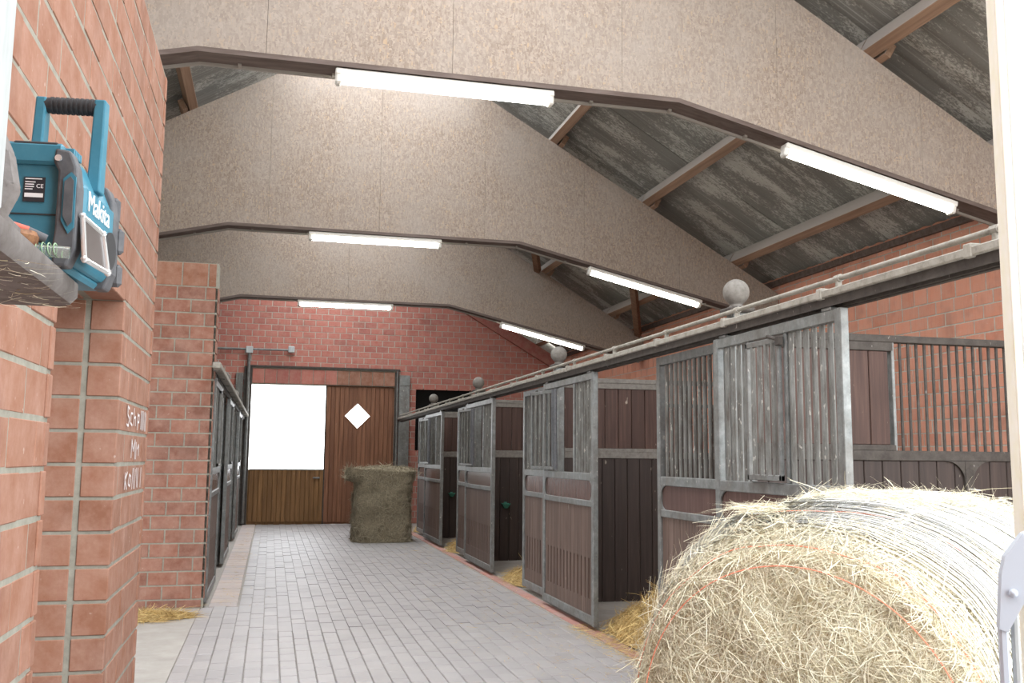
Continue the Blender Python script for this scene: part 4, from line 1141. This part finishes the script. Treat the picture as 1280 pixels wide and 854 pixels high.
# ------------------------------------------------------------------ shelf, pale post, radio and oddments in the left foreground
tr = empty('wall_shelf', (-0.345, 1.86, 1.645), label='dusty grey plastic shelf with a moulded arm under the teal radio', cat='shelf')
poly = [(-0.23, -0.9), (-0.02, -0.9), (0, -0.88)] + [(0, -0.05)] + [(-0.05 + 0.05 * math.cos(a), -0.05 + 0.05 * math.sin(a)) for a in (0.3, 0.7, 1.1, 1.45)] + [(-0.23, 0.0)]
bm_ = MB()
rim_in = [(x * 0.94 - 0.012, y_ * 0.985 - 0.006) for x, y_ in poly]
n = len(poly)
vs = [(x * 0.93 - 0.01, y_ * 0.985 - 0.008, 0.0) for x, y_ in poly] + [(x, y_, 0.014) for x, y_ in poly] + [(x, y_, 0.036) for x, y_ in poly] + [(x - 0.006 if x > -0.2 else x, y_ - 0.004, 0.04) for x, y_ in poly]
fs = [tuple(range(n - 1, -1, -1)), tuple(range(3 * n, 4 * n))] + [(j * n + i, j * n + (i + 1) % n, (j + 1) * n + (i + 1) % n, (j + 1) * n + i) for j in range(3) for i in range(n)]
bm_.add(vs, fs).build('shelf_plate', M['tray'], tr, smooth=True)
arm = MB()
ap = [(-0.032, -0.50, 0.035), (-0.020, -0.47, 0.09), (-0.034, -0.45, 0.14), (-0.058, -0.44, 0.19), (-0.066, -0.44, 0.235)]
arm.path(ap, 0.02, 8)
for p_ in ap[1:-1]: arm.sphere(p_, 0.02, 10, 6)
arm.cbox((-0.12, -0.50, 0.03), (-0.02, -0.36, 0.075), 0.015)
arm.cbox((-0.09, -0.46, 0.215), (-0.045, -0.42, 0.262), 0.012)
arm.build('moulded_arm', M['tray'], tr, smooth=True)
MB().tube((-0.066, -0.464, 0.24), (-0.066, -0.452, 0.24), 0.007, 10).build('screw', M['chrome'], tr)
st = MB()
P_ = np.stack([-0.23 * rng.random(160), -0.5 * rng.random(160), np.full(160, -0.001)], 1)
V, sg = blades(P_, np.tile(np.array([0, 0, -1.0]), (160, 1)), 0.05, 0.0012, 0.25)
o = link('stuck_straw', blade_mesh('stuck_straw', V, sg, M['hay']), tr); o['kind'] = 'stuff'
pp = empty('pale_post', (-0.345, 1.28, 1.685), label='pale grey upright post at the left edge, standing on the shelf', cat='post')
MB().cbox((-0.10, -0.03, 0.0), (0.0, 0.03, 1.1), 0.006).build('post_shaft', M['palepost'], pp)
MB().cbox((-0.08, -0.02, -0.002), (-0.02, 0.02, 0.004), 0.001).build('foot_plate', M['palepost'], pp)

# radio: local x = out of the wall (its front), y = away from the camera, z up
RW, RD, RH = 0.245, 0.116, 0.205
ra = empty('jobsite_radio', (-0.329, 1.668, 1.686), math.radians(-6), label='teal and grey jobsite radio with a tall carrying handle on the wall shelf', cat='radio')
def rprism(poly, y0, y1): return MB().prism(poly, 1, y0, y1)
body = [(-RD, 0.012), (-0.012, 0.012), (0.0, 0.03), (-0.004, 0.15), (-0.022, RH - 0.012), (-0.03, RH), (-RD + 0.004, RH), (-RD - 0.002, RH - 0.02)]
bd = rprism(body, 0.006, RW - 0.006)
bo = bd.build('body', M['teal'], ra)
bv = bo.modifiers.new('bevel', 'BEVEL'); bv.width = 0.006; bv.segments = 2; bv.limit_method = 'ANGLE'; bv.angle_limit = math.radians(25)
# side cap: raised top lip with a dark slot
MB().cbox((-RD - 0.002, -0.004, RH - 0.034), (-0.024, 0.012, RH + 0.003), 0.005).build('side_cap', M['teal'], ra)
MB().cbox((-RD + 0.012, -0.002, RH - 0.004), (-0.034, 0.016, RH + 0.0045), 0.002).build('slot', M['rubber_dark'], ra)
MB().box((-RD - 0.0015, 0.0045, 0.086), (-0.03, 0.0062, 0.0885)).build('body_seam', M['rubber_dark'], ra)
for i in range(5): MB().cbox((-0.03, 0.02 + i * 0.009, RH - 0.012), (-0.014, 0.025 + i * 0.009, RH + 0.002), 0.001).build('vent_rib', M['teal'], ra)
# rubber bumper straps at both ends, chamfered like the real corner guards
strap = [(-0.036, RH - 0.006), (-0.012, RH - 0.010), (-0.002, RH - 0.035), (0.003, 0.135), (0.004, 0.03), (-0.008, 0.0), (-0.030, 0.0), (-0.033, 0.03), (-0.030, 0.06), (-0.030, RH - 0.045), (-0.039, RH - 0.028)]
for (y0, y1) in ((-0.006, 0.030), (RW - 0.030, RW + 0.010)):
    so = rprism(strap, y0, y1).build('corner_guard', M['rubber'], ra)
    bv = so.modifiers.new('bevel', 'BEVEL'); bv.width = 0.004; bv.segments = 2; bv.limit_method = 'ANGLE'; bv.angle_limit = math.radians(30)
rprism([(-0.020, 0.146), (-0.008, 0.158), (0.0, 0.150), (0.001, 0.065), (-0.008, 0.054), (-0.020, 0.076)], -0.0085, -0.005).build('guard_inlay', M['teal'], ra)
rprism([(-0.017, 0.141), (-0.008, 0.150), (-0.003, 0.143), (-0.002, 0.074), (-0.008, 0.066), (-0.017, 0.083)], -0.0105, -0.008).build('grip_pad', M['rubber'], ra)
MB().tube((-0.030, -0.0095, RH - 0.024), (-0.030, -0.005, RH - 0.024), 0.0055, 12).build('screw', M['chrome'], ra)
# front: speaker panel, display frame, dial, far bumper lumps
MB().cbox((-0.012, 0.034, 0.03), (0.0045, RW - 0.034, 0.150), 0.006).build('front_panel', M['teal'], ra)
MB().cbox((-0.006, 0.050, 0.040), (0.0065, 0.130, 0.092), 0.004).build('display', M['dim'], ra)
for (yc, zc, rr) in ((0.19, 0.068, 0.034),):
    MB().tube((0.0, yc, zc), (0.008, yc, zc), rr, 24).build('speaker_grille', M['rubber_dark'], ra)
for (za, zb_) in ((0.012, 0.055), (0.075, 0.125), (0.135, 0.185)):
    MB().cbox((-0.02, RW + 0.002, za), (0.012 - 0.01 * (za > 0.1), RW + 0.022, zb_), 0.006).build('bumper', M['rubber'], ra)
MB().cbox((-RD, 0.0, 0.0), (-0.02, RW, 0.016), 0.006).build('base_foot', M['teal'], ra)
# handle
hd = empty('handle', (-0.052, 0, RH)); hd.parent = ra
ho = MB()
ho.cbox((-0.010, 0.010, -0.055), (0.010, 0.034, 0.105), 0.004).cbox((-0.010, RW - 0.034, -0.055), (0.010, RW - 0.010, 0.105), 0.004)
hd.rotation_euler = (0, 0, 0)
# wording and sticker
def text(name, body_, size, m, parent, mat4, depth=0.0006):
    cu = bpy.data.curves.new(name, 'FONT'); cu.body = body_; cu.size = size; cu.extrude = depth; cu.align_x = 'LEFT'
    tmp = bpy.data.objects.new(name, cu); COL.objects.link(tmp)
    dg = bpy.context.evaluated_depsgraph_get(); me = bpy.data.meshes.new_from_object(tmp.evaluated_get(dg))
    bpy.data.objects.remove(tmp); me.materials.clear(); me.materials.append(m)
    o = bpy.data.objects.new(name, me); COL.objects.link(o); o.parent = parent; o.matrix_local = mat4
    return o
mx = Matrix(((0, 0, 1, 0.0052), (1, 0, 0, 0.046), (0, 1, 0, 0.108), (0, 0, 0, 1)))   # text x -> y, text y -> z, out along +x
lg = text('wordmark', 'Makita', 0.050, M['print'], ra, mx)
my = Matrix(((1, 0, 0, -RD + 0.012), (0, 0, -1, 0.0040), (0, 1, 0, 0.0), (0, 0, 0, 1)))
stk = MB().box((-RD + 0.021 + 0.010, 0.0040, 0.108), (-RD + 0.021 + 0.043, 0.0058, 0.150)).build('type_sticker', M['sticker'], ra)
ln = MB()
for zz, wd_ in ((0.146, 0.026), (0.1405, 0.016), (0.1365, 0.014), (0.1325, 0.014), (0.1285, 0.012)): ln.box((-RD + 0.021 + 0.012, 0.0034, zz), (-RD + 0.021 + 0.012 + wd_, 0.0040, zz + 0.0016))
ln.box((-RD + 0.021 + 0.012, 0.0034, 0.1155), (-RD + 0.021 + 0.041, 0.0040, 0.1225)).build('sticker_print', M['print'], stk)
text('approval_mark', 'CE', 0.0095, M['print'], stk, Matrix(((1, 0, 0, -RD + 0.021 + 0.0295), (0, 0, -1, 0.0036), (0, 1, 0, 0.1315), (0, 0, 0, 1))), 0.0002)

# handle, spanning from the wall side to the front side
HY = 0.118
ho = MB()
for (xa, xb, xa0, xb0, zb_) in ((-RD - 0.002, -RD + 0.016, -RD - 0.006, -RD + 0.014, RH - 0.02), (-0.018, 0.002, -0.022, 0.001, RH - 0.045)):
    y0, y1 = HY, HY + 0.034
    zt_ = RH + 0.128
    vs = [(xa0, y0, zb_), (xb0, y0, zb_), (xb0, y1, zb_), (xa0, y1, zb_), (xa, y0 + 0.003, zt_), (xb, y0 + 0.003, zt_), (xb, y1 - 0.003, zt_), (xa, y1 - 0.003, zt_)]
    ho.add(vs, [(3, 2, 1, 0), (4, 5, 6, 7), (0, 1, 5, 4), (1, 2, 6, 5), (2, 3, 7, 6), (3, 0, 4, 7)])
o = ho.build('handle_post', M['teal'], hd, (0.052, 0, -RH))
bv = o.modifiers.new('bevel', 'BEVEL'); bv.width = 0.003; bv.segments = 2
gm = MB().tube((-RD + 0.012, HY + 0.017, RH + 0.116), (-0.014, HY + 0.017, RH + 0.116), 0.0145, 14)
for i in range(9):
    xx = -RD + 0.022 + i * 0.0085
    gm.tube((xx, HY + 0.017, RH + 0.116), (xx + 0.004, HY + 0.017, RH + 0.116), 0.0158, 14)
gm.build('grip', M['rubber_dark'], hd, (0.052, 0, -RH), smooth=True)
# bright plastic frame leaning on the radio front
fr = empty('bright_frame', (-0.310, 1.664, 1.687), math.radians(-12), label='shiny clear-edged frame leaning on the front of the teal radio', cat='frame')
fm = MB()
A_, B_, C_, D_ = (0.000, 0.0, 0.012), (0.006, 0.085, 0.006), (-0.006, 0.085, 0.074), (-0.010, 0.006, 0.086)
for p, q in ((A_, B_), (B_, C_), (C_, D_), (D_, A_)): fm.tube(p, q, 0.0045, 8)
for p in (A_, B_, C_, D_): fm.sphere(p, 0.0065, 8, 6)
fm.build('frame_rim', M['chrome'], fr, smooth=True)
MB().add([(A_[0], A_[1], A_[2]), (B_[0], B_[1], B_[2]), (C_[0], C_[1], C_[2]), (D_[0], D_[1], D_[2]), (A_[0] - .002, A_[1], A_[2]), (B_[0] - .002, B_[1], B_[2]), (C_[0] - .002, C_[1], C_[2]), (D_[0] - .002, D_[1], D_[2])],
         [(0, 1, 2, 3), (7, 6, 5, 4), (0, 4, 5, 1), (1, 5, 6, 2), (2, 6, 7, 3), (3, 7, 4, 0)]).build('smoked_pane', M['dim'], fr)
# small things lying on the shelf in front of the radio
br = empty('hand_brush', (-0.395, 1.60, 1.685), math.radians(8), label='small rusty brown brush with a red and grey handle on the shelf', cat='brush')
MB().lathe((0, 0, 0.0), [(0.012, 0.0), (0.024, 0.012), (0.030, 0.032), (0.026, 0.04)], 14).build('brush_head', M['rust'], br, smooth=True)
MB().tube((-0.034, -0.01, 0.052), (0.012, 0.0, 0.042), 0.008, 10).build('red_grip', M['red'], br, smooth=True)
MB().tube((0.008, 0.0, 0.043), (0.038, 0.006, 0.032), 0.0085, 10).build('grey_grip', M['rubber'], br, smooth=True)
tb = empty('clear_tube', (-0.362, 1.60, 1.690), math.radians(-14), label='clear plastic tube wound with thin green wire on the shelf edge', cat='tube')
MB().tube((-0.018, 0, 0.008), (0.036, 0.02, 0.008), 0.0095, 12).build('tube_body', M['clear'], tb, smooth=True)
co = []
for i in range(70):
    u = i / 69; a = u * 2 * math.pi * 5
    co.append((-0.018 + 0.040 * u, 0.015 * u + 0.0108 * math.cos(a), 0.0105 + 0.0108 * math.sin(a)))
MB().path(co, 0.0011, 5).build('wire_coil', M['wire'], tb)
